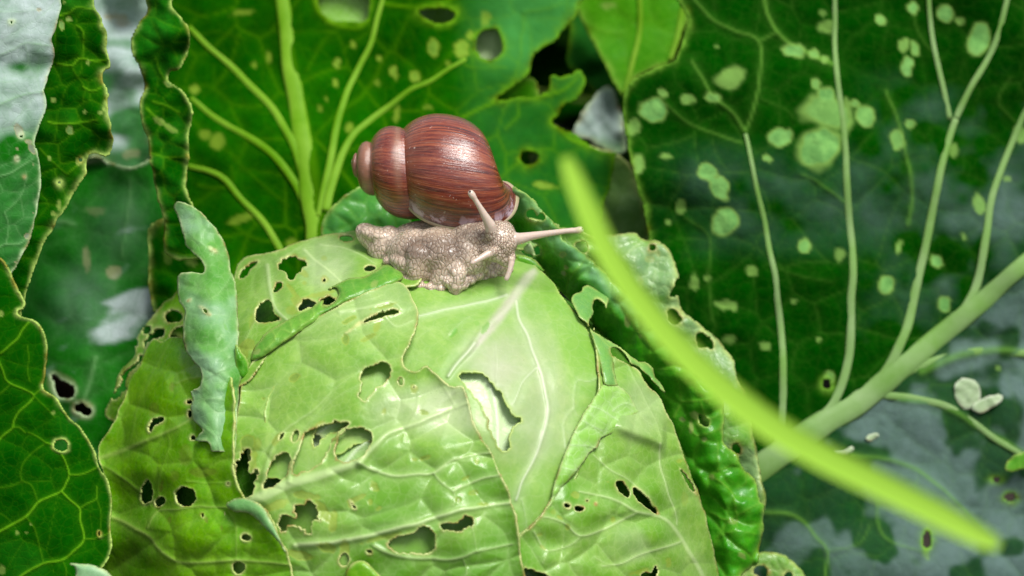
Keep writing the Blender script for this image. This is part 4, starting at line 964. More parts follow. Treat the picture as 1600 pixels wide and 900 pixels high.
rl = leaf('leaf', RGT_O, h_r, M['backdark'], rgt, 4, veins=rveins, scars=rs, holes=[(ell(1577, 777, 10, 7, 0), 1), (ell(1558, 750, 6, 4, 0), 1), (ell(1449, 842, 6, 14, 0), 1.5), (ell(1292, 600, 7, 8, 0), 1)],
          cells=(66, 7, .16, 2.0), cells2=(28, 2.0, .08, 1.5), rim=5, seed=71, halo=.4, thick=5, wob=(2.5, 25), vein_relief=.35, tone=r_tone, label='huge dark leaf with a diagonal midrib')
for k, (pts, w0, w1) in enumerate([([(1150, 762), (1190, 730), (1240, 694), (1300, 655), (1360, 615), (1420, 566), (1480, 515), (1540, 465), (1600, 414), (1700, 330)], 52, 26),
                                   ([(1212, 720), (1222, 640), (1224, 560), (1216, 470), (1204, 400), (1190, 330), (1178, 275), (1165, 208)], 15, 7),
                                   ([(1240, 690), (1280, 655), (1312, 610), (1326, 560), (1330, 480), (1332, 400), (1326, 320), (1322, 240), (1314, 170), (1306, 90), (1303, -20)], 17, 8),
                                   ([(1350, 625), (1385, 580), (1412, 525), (1432, 450), (1446, 380), (1460, 310), (1478, 230), (1492, 185)], 19, 12),
                                   ([(1492, 185), (1515, 140), (1540, 100), (1558, 60), (1572, 0), (1576, -30)], 12, 9), ([(1484, 185), (1475, 140), (1465, 95), (1456, 45), (1450, -20)], 10, 8),
                                   ([(1500, 495), (1525, 445), (1538, 390), (1545, 330), (1560, 275), (1580, 225), (1600, 180), (1640, 120)], 16, 10),
                                   ([(1392, 600), (1430, 575), (1480, 558), (1530, 550), (1600, 553), (1680, 560)], 16, 14),
                                   ([(1380, 618), (1430, 624), (1480, 636), (1520, 660), (1560, 690), (1620, 722)], 14, 10)]):
    tube('midrib' if k == 0 else 'vein', pts, w0, w1, h_r, M['ribpale'], rl, 0.36, 90 + k, 0.1)

# scraps lying on the dark leaf
def scrap(pts, cat_label, mat='scrap', hh=5, pil=(3, 6)):
    q = np.array(pts).mean(0)
    t = thing('leaf_scrap', tuple(float(v) for v in P(q[0], q[1], float(h_r(np.array([q[0]]), np.array([q[1]]))[0]) + hh)), cat_label, 'leaf scrap')
    leaf('petal', pts, lambda x, y: h_r(x, y) + hh, M[mat], t, 2.5, pillow=pil, seed=int(q[0]), und=[(3, 16)], rim=2, thick=1.0, wob=(1, 8))
    return t
t1 = scrap([(1492, 600), (1505, 590), (1525, 596), (1532, 612), (1528, 632), (1508, 640), (1494, 624)], 'whitish rounded petal scrap lying on the dark leaf, left half of the pair')
t2 = scrap([(1518, 636), (1535, 622), (1560, 616), (1567, 624), (1550, 638), (1530, 646)], 'narrow cream scrap beside the whitish rounded petal', hh=10)
t3 = scrap([(1352, 684), (1366, 676), (1374, 682), (1360, 690)], 'tiny white fleck just above the grass blade on the right leaf')
t4 = scrap([(1300, 706), (1318, 704), (1332, 696), (1334, 704), (1322, 712), (1304, 712)], 'small pale pointed scrap tucked behind the lower part of the grass blade', hh=20)
t5 = scrap([(1570, 730), (1580, 714), (1600, 706), (1625, 700), (1625, 722), (1600, 732), (1580, 738)], 'yellow-green leaf tip at the right edge of the picture', 'bright', 30)

# ------------------------------------------------------------------ left plants
b3 = P(-150, 1000, 40)
lft = thing('cabbage_plant', (float(b3[0]), float(b3[1]), 0), 'sharp dark and slate green cabbage leaves reaching in from the left edge', 'cabbage')
LF1 = [(-120, -60), (94, -60), (94, -5), (96, 10), (90, 32), (84, 52), (81, 62), (86, 75), (84, 92), (76, 115), (70, 135), (68, 142), (72, 160), (68, 180), (58, 205), (54, 225), (60, 248), (64, 275), (61, 305), (54, 345), (46, 375), (34, 400), (18, 426), (-10, 440), (-120, 420)]
slate_t = lambda x, y: (1.25 * sstep(225, 165, y + 0.35 * (x - 50)) + 0.05) * (0.80 + 0.35 * fbm(x, y, 42, 44, 3)) - .75 * np.exp(-((x - 40) / 40) ** 2 - ((y - 104) / 11) ** 2) - .4 * np.exp(-((x - 12) / 30) ** 2 - ((y - 58) / 10) ** 2) - .45 * np.exp(-((x - 10) / 20) ** 2 - ((y - 215) / 24) ** 2)
leaf('leaf', LF1, lambda x, y: 45 - 0.25 * (x - 40) - 14 * np.exp(-((y - 104) / 18) ** 2) + 0.02 * (y - 200), M['slate'], lft, 2.2, und=[(6, 90), (2.5, 30)], rim=2.6, seed=101, halo=.5, wob=(1.2, 16), thick=3,
     veins=[([(-10, 90), (25, 76), (40, 68), (80, 72)], 2, 1.4, .7), ([(40, 68), (45, 96), (35, 110)], 1.8, 1.2, .5), ([(-5, 165), (30, 150), (68, 143)], 2.2, 1.4, .7), ([(-5, 128), (28, 127)], 1.6, 1, .4), ([(0, 275), (20, 268), (50, 248)], 2, 1.6, .9), ([(0, 385), (10, 380), (28, 382), (45, 370)], 2, 1.5, .9), ([(10, 382), (13, 350), (8, 330), (15, 325), (35, 300), (42, 270)], 1.8, 1.2, .7), ([(8, 415), (25, 408)], 1.6, 1, .6), ([(-5, 18), (30, 18), (60, 15)], 1.8, 1, .4)],
     holes=[([(14, 33), (20, 32), (23, 33), (19, 37), (16, 37)], .3), (ell(27, 249, 2, 2.5), .4), (ell(38, 277, 1.4, 2), .2), (ell(33, 212, 3, 4, 0), .8)],
     scars=[(30, 205, 7, 14, -20, .9), (45, 222, 7, 5, 30, .8), (50, 232, 5, 10, -30, .9), (27, 232, 3, 3, 0, .7), (26, 248, 4, 6, 0, .7), (43, 368, 5, 5, 0, .9), (60, 15, 5, 3, 0, .8), (51, 257, 1.5, 2, 0, .8), (24, 410, 2, 1.5, 0, .8), (52, 333, 1.5, 1.5, 0, .6)],
     cells=(58, 3.5, .35, 1.1, 1.5, -20), cells2=(24, .9, .2, .8), tone=slate_t, label='slate waxy leaf, green below, in the top left corner')
LF2 = [(-120, 380), (-20, 398), (2, 406), (12, 420), (20, 438), (29, 455), (38, 474), (36, 481), (27, 484), (26, 490), (34, 496), (50, 500), (60, 507), (68, 522), (73, 540), (72, 560), (70, 585), (67, 604), (72, 612), (88, 624), (98, 640), (110, 656), (126, 670), (138, 688), (148, 706), (152, 722), (155, 732), (166, 746), (173, 765), (174, 790), (171, 815),
       (172, 835), (174, 850), (170, 868), (162, 884), (150, 905), (130, 960), (60, 1040), (-120, 1040)]
leaf('leaf', LF2, lambda x, y: 95 - 0.0022 * (x - 40) ** 2 + 0.05 * (y - 650), M['deep'], lft, 2.0, und=[(7, 120), (2, 40)], rim=2.2, seed=103, halo=.25, wob=(1.0, 16), thick=3, rimh=2.2,
     veins=[([(-10, 834), (15, 821), (40, 808), (60, 785), (78, 776), (95, 767), (103, 752), (108, 741), (104, 725), (97, 712), (84, 697), (72, 693)], 3.6, 1.8, 1), ([(108, 741), (130, 740), (152, 730)], 2.0, 1.4, .9), ([(95, 767), (108, 780), (125, 795), (126, 812), (132, 842), (115, 862), (96, 875), (65, 882), (30, 902), (0, 930)], 2.8, 3.4, .95),
            ([(40, 808), (55, 830), (62, 855), (68, 880)], 1.3, 1.0, .55), ([(134, 842), (155, 840), (172, 833)], 1.6, 1.2, .7), ([(125, 795), (137, 786), (150, 778), (151, 760)], 1.6, 1.2, .8), ([(0, 552), (14, 540), (28, 530), (36, 515), (45, 504)], 2.6, 2.0, .95), ([(-2, 562), (5, 580), (8, 592), (17, 600), (35, 607), (52, 616), (45, 630), (30, 643), (21, 660), (20, 668), (8, 678), (-5, 690)], 1.8, 2.6, .95),
            ([(52, 616), (60, 610), (68, 604)], 1.4, 1.4, .9), ([(20, 668), (30, 668), (40, 676)], 1.5, 1.2, .8), ([(44, 540), (46, 560), (44, 580), (47, 596)], 1.2, 1, .5), ([(72, 693), (55, 680), (45, 676)], 1.6, 1.2, .7), ([(72, 693), (50, 708), (34, 728), (34, 750), (50, 758), (60, 785)], 1.3, 1, .5), ([(0, 762), (18, 760), (34, 752)], 1.2, .9, .45), ([(150, 778), (158, 800), (158, 825)], 1.2, .9, .5),
            ([(98, 875), (105, 890), (104, 905)], 1.3, 1, .5), ([(52, 617), (75, 640), (85, 652)], 1.2, 1, .5), ([(17, 600), (5, 612), (-5, 618)], 1.3, 1, .6)],
     holes=[(ell(96, 696, 12, 11.5, 10), 1.0), (ell(155, 834, 3, 5, -10), .5)], scars=[(27, 832, 3, 4, 0, .5), (41, 832, 3, 2, 0, .5), (48, 819, 3, 2.4, 0, .7), (2, 490, 4, 5, 0, .6), (83, 645, 4, 4, 0, .5), (3, 890, 6, 10, 0, .4)],
     cells=(78, 4.0, .18, 0.9), cells2=(30, .8, .12, .8), tone=lambda x, y: .3 * sstep(.0, .6, fbm(x, y, 90, 6, 2)), label='deep green leaf with yellow veins at the lower left')
LF3 = [(-60, 560), (-60, -60), (147, -60), (147, -5), (150, 14), (158, 30), (164, 45), (167, 60), (167, 78), (172, 93), (170, 104), (161, 112), (159, 124), (166, 138), (167, 158), (169, 178), (174, 198), (175, 220), (174, 236), (166, 243), (150, 240), (138, 243), (134, 258), (135, 270), (126, 284), (112, 306), (96, 334), (80, 360), (64, 390), (52, 425), (40, 460), (32, 500), (30, 560)]
leaf('leaf', LF3, lambda x, y: -105 + 0.05 * (x - 120) + 8 * np.sin(y / 22.0) * sstep(110, 165, x), M['deep'], lft, 2.6, und=[(9, 70), (4, 30)], rim=3.6, seed=105, halo=.4, wob=(1.6, 14), thick=3,
     veins=[([(88, 100), (112, 102), (125, 92), (150, 96), (168, 92)], 3.2, 2.4, .85), ([(120, 40), (130, 50), (130, 90)], 3, 2, .6), ([(75, 190), (100, 194), (130, 192), (152, 187)], 3.2, 2, .85), ([(130, 135), (145, 142), (158, 136)], 3, 2, .8), ([(92, 25), (110, 20), (120, 12), (148, 14)], 3, 2, .8), ([(112, 102), (120, 118), (132, 136), (130, 160)], 2, 1.5, .4), ([(62, 232), (80, 250), (105, 272)], 3, 2, .4), ([(105, 272), (125, 255), (140, 245)], 2, 2, .6)],
     scars=[(96, 40, 4, 9, -8, 1), (108, 30, 5, 4, 30, .8), (138, 98, 3, 5, 0, .7), (84, 156, 5, 5, 0, .7), (109, 204, 6, 9, -20, 1), (133, 176, 3, 4, 0, .7), (157, 176, 4, 4, 0, .7), (162, 170, 3, 3, 0, .6), (77, 247, 4, 4, 0, .6), (122, 252, 4, 6, 0, .7), (92, 320, 4, 10, 0, .6), (84, 334, 5, 4, 0, .6), (100, 3, 3, 4, 0, .7)],
     holes=[(ell(93, 286, 3, 3), .5), (ell(126, 251, 3, 3), .5)], cells=(44, 6, .28, 1.3), tone=lambda x, y: .5 * sstep(20, 5, np.abs(y - 6)) + .3 * sstep(.1, .6, fbm(x, y, 50, 8, 2)), label='narrow dark leaf with a wavy yellow edge')
leaf('leaf', [(103, 880), (118, 880), (135, 881), (150, 885), (165, 892), (180, 905), (200, 930), (150, 960), (118, 930), (116, 890)], lambda x, y: 150 + 0 * x, M['blue'], lft, 2.5, pillow=(10, 12), rim=3, seed=106, tone=lambda x, y: 1.0 + 0 * x, label='pale leaf tip at the bottom edge')

b4 = P(200, 1000, -420)
lbk = thing('cabbage_plant', (float(b4[0]), float(b4[1]), 0), 'blurred cabbage leaves between the left edge leaves and the curled blue-green leaf', 'cabbage')
LF4 = [(222, -60), (226, -10), (228, 18), (216, 35), (208, 50), (204, 66), (207, 84), (215, 102), (224, 122), (224, 145), (219, 160), (218, 178), (224, 198), (230, 222), (233, 250), (240, 280), (246, 310), (256, 345), (262, 400), (330, 400), (310, 340), (294, 300), (290, 285), (293, 260), (296, 235), (294, 215), (298, 192), (300, 176), (296, 158),
       (286, 142), (272, 132), (262, 124), (266, 112), (278, 108), (288, 96), (296, 78), (298, 58), (292, 40), (282, 28), (272, 14), (268, 4), (272, -10), (274, -60)]
leaf('leaf', LF4, lambda x, y: -215 - 12 * np.sin((x - 200) / 30.0) + 10 * np.sin(y / 40.0), M['deep'], lbk, 3, pillow=(9, 12), und=[(20, 60), (7, 28)], rim=3.4, seed=111, halo=.3, curl=(8, 9), wob=(2, 16), cells=(36, 6, .25, 1.6),
     veins=[([(240, 160), (258, 165), (280, 175)], 4, 3, .5), ([(230, 170), (250, 190), (275, 205)], 5, 3, .5), ([(235, 240), (262, 245), (290, 245)], 4, 3, .4), ([(262, 128), (250, 112), (243, 90)], 3, 2, .6)], scars=[(262, 130, 8, 5, 40, .8), (250, 190, 10, 5, 30, .5), (266, 200, 14, 5, 30, .4)],
     tone=lambda x, y: .9 * np.exp(-((x - 240) / 32) ** 2 - ((y - 52) / 34) ** 2) + .35 * sstep(.1, .5, fbm(x, y, 40, 61, 2)), label='puckered blurred leaf curl at the upper left')
h5 = plane(-480, 0, 0.1, 190, 120, 0, 200, 14, 60, 13)
leaf('leaf', [(60, -60), (246, -60), (238, 60), (236, 160), (244, 280), (240, 290), (180, 268), (150, 245), (100, 240)], h5, M['slate'], lbk, 4, und=[(22, 60)], rim=6, seed=113, cells=(60, 6, .1, 2),
     tone=lambda x, y: 1.1 * sstep(-.35, .25, fbm(x + y * .3, y * 1.2, 60, 15, 2)) * sstep(245, 215, y) + .1, scars=[(178, 26, 22, 6, 0, .6), (190, 35, 14, 8, 0, .5), (205, 240, 18, 8, -10, .4)], label='slate waxy leaf blurred between two green ones')
h6 = plane(-420, 0.1, 0.25, 170, 480, 30, 140, 14, 90, 17)
leaf('leaf', [(150, 250), (205, 262), (250, 250), (300, 330), (330, 480), (300, 640), (250, 820), (100, 900), (-20, 800), (-30, 600), (0, 440), (40, 350), (95, 280)], h6, M['slate'], lbk, 4, rim=3, seed=115, cells=(70, 6, .14, 2.4), und=[(8, 60)],
     veins=[([(205, 280), (200, 330), (190, 400)], 6, 5, .35), ([(150, 560), (140, 600), (125, 640)], 9, 9, .5), ([(70, 350), (95, 345), (115, 350)], 8, 6, .5)],
     tone=lambda x, y: 1.0 * sstep(.25, .75, np.exp(-((x - 200) / 52) ** 2 - ((y - 490 + .6 * (x - 195)) / 40) ** 2) + .35 * fbm(x + y, y * 1.5, 42, 19, 3)) + .22 * np.exp(-((x - 130) / 40) ** 2 - ((y - 470) / 50) ** 2) + .12 * np.exp(-((x - 190) / 40) ** 2 - ((y - 350) / 60) ** 2),  # streaky whitish sheen painted into the leaf colour
     holes=[([(82, 586), (92, 592), (108, 600), (116, 612), (108, 622), (92, 618), (84, 606)], 1.5), (ell(130, 641, 14, 9, 25), 1.5)],
     scars=[(97, 603, 26, 22, 20, .22), (131, 641, 22, 16, 20, .3), (150, 330, 18, 8, 0, .2), (178, 425, 12, 12, 0, .5), (135, 405, 7, 20, 0, .4)], label='green leaf with a painted whitish sheen and two brown holes')
leaf('leaf', [(236, 350), (300, 340), (330, 420), (320, 520), (262, 520), (236, 470), (232, 400)], plane(-330, 0, 0, 270, 420, 0, 100, 12, 50, 18), M['deep'], lbk, 4, rim=5, seed=116, cells=(46, 6, .15, 2), scars=[(300, 410, 10, 7, 0, .4), (262, 400, 8, 14, 0, .3)], label='dark leaf behind the curled blue-green leaf')
leaf('leaf', [(60, 540), (100, 560), (160, 600), (170, 680), (100, 690), (60, 640)], plane(-520, 0, 0, 110, 610, 0, 100, 12, 50, 18),
     leafmat('dry_leaf', (0.05, 0.012, 0.006, 1), (0.10, 0.03, 0.012, 1), (0.2, 0.1, 0.04, 1), (0.15, 0.1, 0.04, 1), (0.1, 0.05, 0.02, 1), (0.1, 0.05, 0.02, 1)), lbk, 5, rim=5, seed=117, label='brown dead leaf seen through the two holes')
# curved leaf at lower right corner of the head
leaf('leaf', [(1120, 900), (1150, 880), (1190, 862), (1225, 866), (1245, 884), (1260, 910), (1255, 980), (1120, 1000)], lambda x, y: -330 + 0 * x, M['lacy'], rgt, 3, pillow=(14, 14), holes=[(ell(1190, 893, 12, 9, 10), 1.5), (ell(1232, 900, 8, 7, 0), 1)], rim=4, seed=118, cells=(24, 4, .4, 1.5),
     scars=[(1160, 895, 8, 8, 0, .6)], label='small pale nibbled leaf low between head and big leaf')

# ------------------------------------------------------------------ rows of further cabbages behind and beside
def wild_leaf(parent, name, base, az, length, width, lean, mat, seed):
    r = np.random.RandomState(seed)
    nu_, nv_ = 22, 34
    u, v = np.meshgrid(np.linspace(-1, 1, nu_), np.linspace(0, 1, nv_))
    prof = np.interp(v, [0, .2, .3, .45, .65, .85, .95, 1], [.06, .07, .35, .85, 1.0, .8, .5, .12])
    X = u * prof * width * .5 * (1 + .05 * fbm(v * 300 + seed * 31, u * 60, 40, seed))
    ang = lean + v * .75
    dv = length / (nv_ - 1)
    fz = np.cumsum(np.cos(ang[:, 0])) * dv; fr_ = np.cumsum(np.sin(ang[:, 0])) * dv
    Y = np.repeat(fr_[:, None], nu_, 1); Z = np.repeat(fz[:, None], nu_, 1)
    cup = (u ** 2) * prof * width * .16
    Y = Y - cup * np.cos(ang); Z = Z + cup * np.sin(ang)
    bump = .0035 * fbm(X * 3000 + seed * 50, v * 500, 60, seed + 3) + .006 * np.abs(u) ** 3 * np.sin(v * 34 + seed)
    Y = Y - bump * np.cos(ang); Z = Z + bump * np.sin(ang)
    c, s = math.cos(az), math.sin(az)
    W = np.stack([base[0] + X * c + Y * s, base[1] - X * s + Y * c, base[2] + Z], -1).reshape(-1, 3)
    idx = np.arange(nu_ * nv_).reshape(nv_, nu_)
    F = np.stack([idx[:-1, :-1].ravel(), idx[:-1, 1:].ravel(), idx[1:, 1:].ravel(), idx[1:, :-1].ravel()], 1)
    vein = np.maximum(np.exp(-(u * prof / .05) ** 2), .8 * np.exp(-((np.abs(np.sin((v - np.abs(u) * .22) * 22))) / .16) ** 2) * (v > .25))
    att = np.stack([vein, np.clip((np.abs(u) - .93) / .07, 0, 1), 0 * u, .35 * np.clip(fbm(X * 3000, v * 400, 90, seed), 0, 1)], -1).reshape(-1, 4)
    o = mesh_obj(name, W, F, mat, parent, None, att)
    return o

def cabbage(x, y, seed, label, rot=0, group='further cabbages of the bed'):
    t = thing('cabbage_plant', (x, y, 0), label, 'cabbage', group)
    t.rotation_euler = (0, 0, 0)
    r = np.random.RandomState(seed)
    for k in range(9):
        a = rot + k * 2.4 + r.rand() * .5
        wild_leaf(t, 'leaf', (x, y, 0.0), a, .25 + .10 * r.rand(), .20 + .06 * r.rand(), .15 + .09 * k * .8, [M['back'], M['deep'], M['backdark']][k % 3], seed * 10 + k)
    return t
cb = [(-.16, .42, 5, 'shadowy cabbage plant in the dark gap right above the shell'), (.14, .52, 6, 'shadowy cabbage plant behind the lime green hanging leaf'), (.42, .42, 7, 'cabbage plant hidden behind the huge dark leaf'), (-.42, .26, 8, 'cabbage plant beyond the slate leaf at the upper left'),
      (-.40, -.06, 9, 'cabbage plant outside the left edge of the picture'), (.46, -.02, 10, 'cabbage plant outside the right edge of the picture'), (0, .92, 11, 'cabbage plant of the second row, middle'), (-.55, .75, 12, 'cabbage plant of the second row, left'), (.6, .85, 13, 'cabbage plant of the second row, right')]
for x_, y_, s_, l_ in cb:
    cabbage(x_, y_, s_, l_, s_ * .7)

# ------------------------------------------------------------------ foreground grass blade
bp_ = catmull([(884, 244), (896, 275), (915, 320), (945, 385), (985, 450), (1040, 520), (1110, 590), (1190, 655), (1280, 710), (1370, 755), (1460, 800), (1520, 832), (1562, 852)], 8, False)
hb = 1200.0
bt = thing('grass_blade', tuple(float(v) for v in P(1562, 852, hb)), 'broad blurred yellow-green grass blade crossing in front of the cabbage and the big leaf', 'grass blade')
n_ = len(bp_)
tt = np.linspace(0, 1, n_)
wd = 21 * np.interp(tt, [0, .03, .1, .5, .9, .97, 1], [.35, .7, .9, 1.12, 1.0, .8, .4])
tg = np.gradient(bp_, axis=0); tg /= np.linalg.norm(tg, axis=1)[:, None]
nr = np.stack([-tg[:, 1], tg[:, 0]], 1)
ks = np.linspace(-1, 1, 9)
VV = []
for sgn in (1, -1):
    for i in range(n_):
        for k in ks:
            q = bp_[i] + nr[i] * k * wd[i]
            VV.append((q[0], q[1], hb + 60 * tt[i] + sgn * 1.5 + 1.5 * k * k))
VV = np.array(VV)
W_ = P(VV[:, 0], VV[:, 1], VV[:, 2])
idx = np.arange(n_ * 9).reshape(n_, 9)
F1 = np.stack([idx[:-1, :-1].ravel(), idx[:-1, 1:].ravel(), idx[1:, 1:].ravel(), idx[1:, :-1].ravel()], 1)
off = n_ * 9
ring = list(idx[0, :]) + list(idx[1:, -1]) + list(idx[-1, -2::-1]) + list(idx[-2:0:-1, 0])
ring = np.array(ring)
R_ = np.stack([ring, np.roll(ring, -1), np.roll(ring, -1) + off, ring + off], 1)
mesh_obj('blade', W_, np.concatenate([F1, F1[:, ::-1] + off, R_]), M['blade'], bt, None, None)
# ------------------------------------------------------------------ the snail
SN = thing('snail', tuple(float(v) for v in P(690, 440, -60)), 'big brown-shelled snail crawling over the top of the cabbage head', 'snail')

# shell ------------------------------------------------------------
m, nt, b, out = new_mat('snail_shell_surface')
L = nt.links
at = nt.nodes.new('ShaderNodeAttribute'); at.attribute_name = 'pig'
sp = nt.nodes.new('ShaderNodeSeparateColor'); L.new(at.outputs['Color'], sp.inputs[0])
GR, FI, LP = sp.outputs[0], sp.outputs[1], sp.outputs[2]       # growth, across the whorl, lip
cmb = nt.nodes.new('ShaderNodeCombineXYZ')
L.new(math_n(nt, 'MULTIPLY', GR, 34.0), cmb.inputs[0]); L.new(math_n(nt, 'MULTIPLY', FI, 0.22), cmb.inputs[1])
s1 = noise_n(nt, cmb.outputs[0], 3.0, 6, 0.72, 0.0)
cm2 = nt.nodes.new('ShaderNodeCombineXYZ')
L.new(math_n(nt, 'MULTIPLY', GR, 60.0), cm2.inputs[0]); L.new(math_n(nt, 'MULTIPLY', FI, 0.28), cm2.inputs[1])
s2 = noise_n(nt, cm2.outputs[0], 4.5, 4, 0.7, 0.0)
tc = nt.nodes.new('ShaderNodeTexCoord')
n3 = noise_n(nt, tc.outputs['Object'], 90, 4, 0.6, 0.5)
base = ramp(nt, s1, [(0.36, (0.040, 0.005, 0.004)), (0.45, (0.12, 0.014, 0.006)), (0.52, (0.21, 0.032, 0.010)), (0.60, (0.32, 0.080, 0.026)), (0.68, (0.17, 0.030, 0.012))])
base = mixc(nt, math_n(nt, 'MULTIPLY', ramp(nt, s2, [(0.56, gray(0)), (0.68, gray(1))]), 0.42), base, (0.50, 0.24, 0.14, 1))
base = mixc(nt, math_n(nt, 'MULTIPLY', ramp(nt, s2, [(0.34, gray(1)), (0.46, gray(0))]), 0.45), base, (0.05, 0.008, 0.010, 1))
base = mixc(nt, math_n(nt, 'MULTIPLY', ramp(nt, n3, [(0.45, gray(0)), (0.7, gray(1))]), 0.25), base, (0.26, 0.05, 0.035, 1))
hl = math_n(nt, 'MULTIPLY', ramp(nt, noise_n(nt, cm2.outputs[0], 14, 3, 0.6), [(0.60, gray(0)), (0.68, gray(1))]), ramp(nt, n3, [(0.40, gray(0)), (0.62, gray(1))]))
base = mixc(nt, math_n(nt, 'MULTIPLY', hl, 0.55), base, (0.62, 0.42, 0.32, 1))
# scratches and flakes
vo = nt.nodes.new('ShaderNodeTexNoise'); vo.inputs['Scale'].default_value = 950; vo.inputs['Detail'].default_value = 2
L.new(tc.outputs['Object'], vo.inputs['Vector'])
fl = math_n(nt, 'MULTIPLY', ramp(nt, vo.outputs['Fac'], [(0.69, gray(0)), (0.73, gray(1))]), ramp(nt, n3, [(0.42, gray(0)), (0.6, gray(1))]))
base = mixc(nt, math_n(nt, 'MULTIPLY', fl, 0.7), base, (0.65, 0.50, 0.42, 1))
# younger whorls are paler, worn near the tip (alpha channel)
base = mixc(nt, at.outputs['Alpha'], base, (0.30, 0.15, 0.09, 1))
base = mixc(nt, ramp(nt, FI, [(0.25, gray(0)), (0.9, gray(0.3))]), base, (0.28, 0.08, 0.015, 1))
# dark zone then purple-white crust just before the lip
cr = ramp(nt, LP, [(0.0, gray(0)), (0.45, gray(0.75)), (0.8, gray(0.9)), (1.0, gray(1))])
base = mixc(nt, math_n(nt, 'MULTIPLY', cr, ramp(nt, s1, [(0.40, gray(1)), (0.62, gray(0.25))])), base, (0.055, 0.012, 0.015, 1))
n8 = noise_n(nt, tc.outputs['Object'], 260, 4, 0.65, 0.6)
pw = math_n(nt, 'MULTIPLY', ramp(nt, LP, [(0.45, gray(0)), (0.8, gray(1))]), ramp(nt, n8, [(0.48, gray(0)), (0.60, gray(1))]))
base = mixc(nt, math_n(nt, 'MULTIPLY', pw, 0.8), base, (0.55, 0.42, 0.50, 1))
L.new(base, b.inputs['Base Color'])
b.inputs['Roughness'].default_value = 0.27
b.inputs['Coat Weight'].default_value = 1.0
b.inputs['Coat IOR'].default_value = 1.55
b.inputs['Coat Roughness'].default_value = 0.20
hh = math_n(nt, 'ADD', math_n(nt, 'MULTIPLY', s1, 0.8), math_n(nt, 'MULTIPLY', s2, 0.5))
hh = math_n(nt, 'ADD', hh, math_n(nt, 'MULTIPLY', n8, 0.25))
bp = nt.nodes.new('ShaderNodeBump'); bp.inputs['Strength'].default_value = 0.45; bp.inputs['Distance'].default_value = 0.0004
L.new(hh, bp.inputs['Height']); L.new(bp.outputs[0], b.inputs['Normal']); L.new(bp.outputs[0], b.inputs['Coat Normal'])
M['shell'] = m
M['lip'] = plain('shell_lip_surface', (0.36, 0.36, 0.17, 1), 0.35, 0.1, (0.44, 0.34, 0.24, 1), 300)

def snail_dir(v):
    """vector in picture axes (right, up, towards lens), pixel units -> world"""
    return (v[..., 0:1] * RGT + v[..., 1:2] * UPV - v[..., 2:3] * FWD) * S * 1.1

SH = dict(R=93.0, b=math.log(1.38) / (2 * math.pi), b2=math.log(2.15) / (2 * math.pi), A=1.76, turns=4.8, cx=1.03, cr=0.53, rho=0.47, th0=math.radians(-56), tilt=math.radians(7), yaw=math.radians(-4), apex=(549, 253, -124))
ax = np.array([-math.cos(SH['tilt']) * math.cos(SH['yaw']), math.sin(SH['tilt']) * math.cos(SH['yaw']), math.sin(SH['yaw'])])   # towards the apex
e1 = np.cross(ax, [0, 1, 0]); e1 /= np.linalg.norm(e1); e1 *= np.sign(e1[2])      # towards lens
e2 = np.cross(e1, ax); e2 *= np.sign(e2[1])                                        # up
NS_, NP_ = 560, 72
ss = np.linspace(0, SH['turns'] * 2 * math.pi, NS_)
ph = np.linspace(0, 2 * math.pi, NP_, endpoint=False)
SS, PH = np.meshgrid(ss, ph, indexing='ij')
flare = 1 + 0.035 * np.exp(-(SS / 0.12) ** 2)
TN = SS / (2 * math.pi)
rr = SH['R'] * np.exp(-0.15 * TN - 0.12 * TN ** 2)
ra = SH['R'] * np.exp(-0.60 * TN - 0.12 * TN ** 2)
sq = lambda v, e: np.sign(v) * np.abs(v) ** e
# the cross-section is an egg: blunt outside
secr = SH['rho'] + SH['cr'] * sq(np.cos(PH), .80) * flare
seca = SH['A'] - SH['cx'] * (1 + 0.15 * np.clip(SS / 6.283, 0, 4)) * 0.82 * sq(np.sin(PH), .84) * flare * np.where(np.sin(PH) > 0, 1.0, 1.05)
secr = secr - 0.15 * np.clip(np.sin(PH), 0, 1) ** 1.4 - 0.05 * np.clip(-np.sin(PH), 0, 1) ** 2
secr = np.where(secr < 0.02, 0.02, secr)
th = SH['th0'] + SS
rip = 1 + 0.004 * fbm(SS * 420, PH * 40, 22, 3, 3)
rad_ = rr * secr * rip
axl = -ra * seca
shp = axl[..., None] * ax + rad_[..., None] * (np.cos(th)[..., None] * e1 + np.sin(th)[..., None] * e2)
apx = P(*SH['apex'])
SV = (apx + snail_dir(shp)).reshape(-1, 3)
ii = np.arange(NS_ * NP_).reshape(NS_, NP_)
a_, b_ = ii[:-1], ii[1:]
SF = np.stack([a_.ravel(), np.roll(a_, -1, 1).ravel(), np.roll(b_, -1, 1).ravel(), b_.ravel()], 1)
gro = SS / (2 * math.pi)
lipv = np.clip(1 - SS / 0.55, 0, 1)
alp = np.clip((SS - 8.0) / 7, 0, .7) + 0.7 * np.exp(-((np.sin(PH) + .12) / 0.10) ** 2) * (np.cos(PH) > 0) * sstep(6.2, 7.4, SS) * sstep(12.5, 11, SS)
att = np.stack([gro, np.sin(PH), lipv, np.clip(alp, 0, 1)], -1).reshape(-1, 4)
shell = mesh_obj('shell', SV, SF, M['shell'], SN, 'banded reddish brown spiral shell', att, origin=apx)
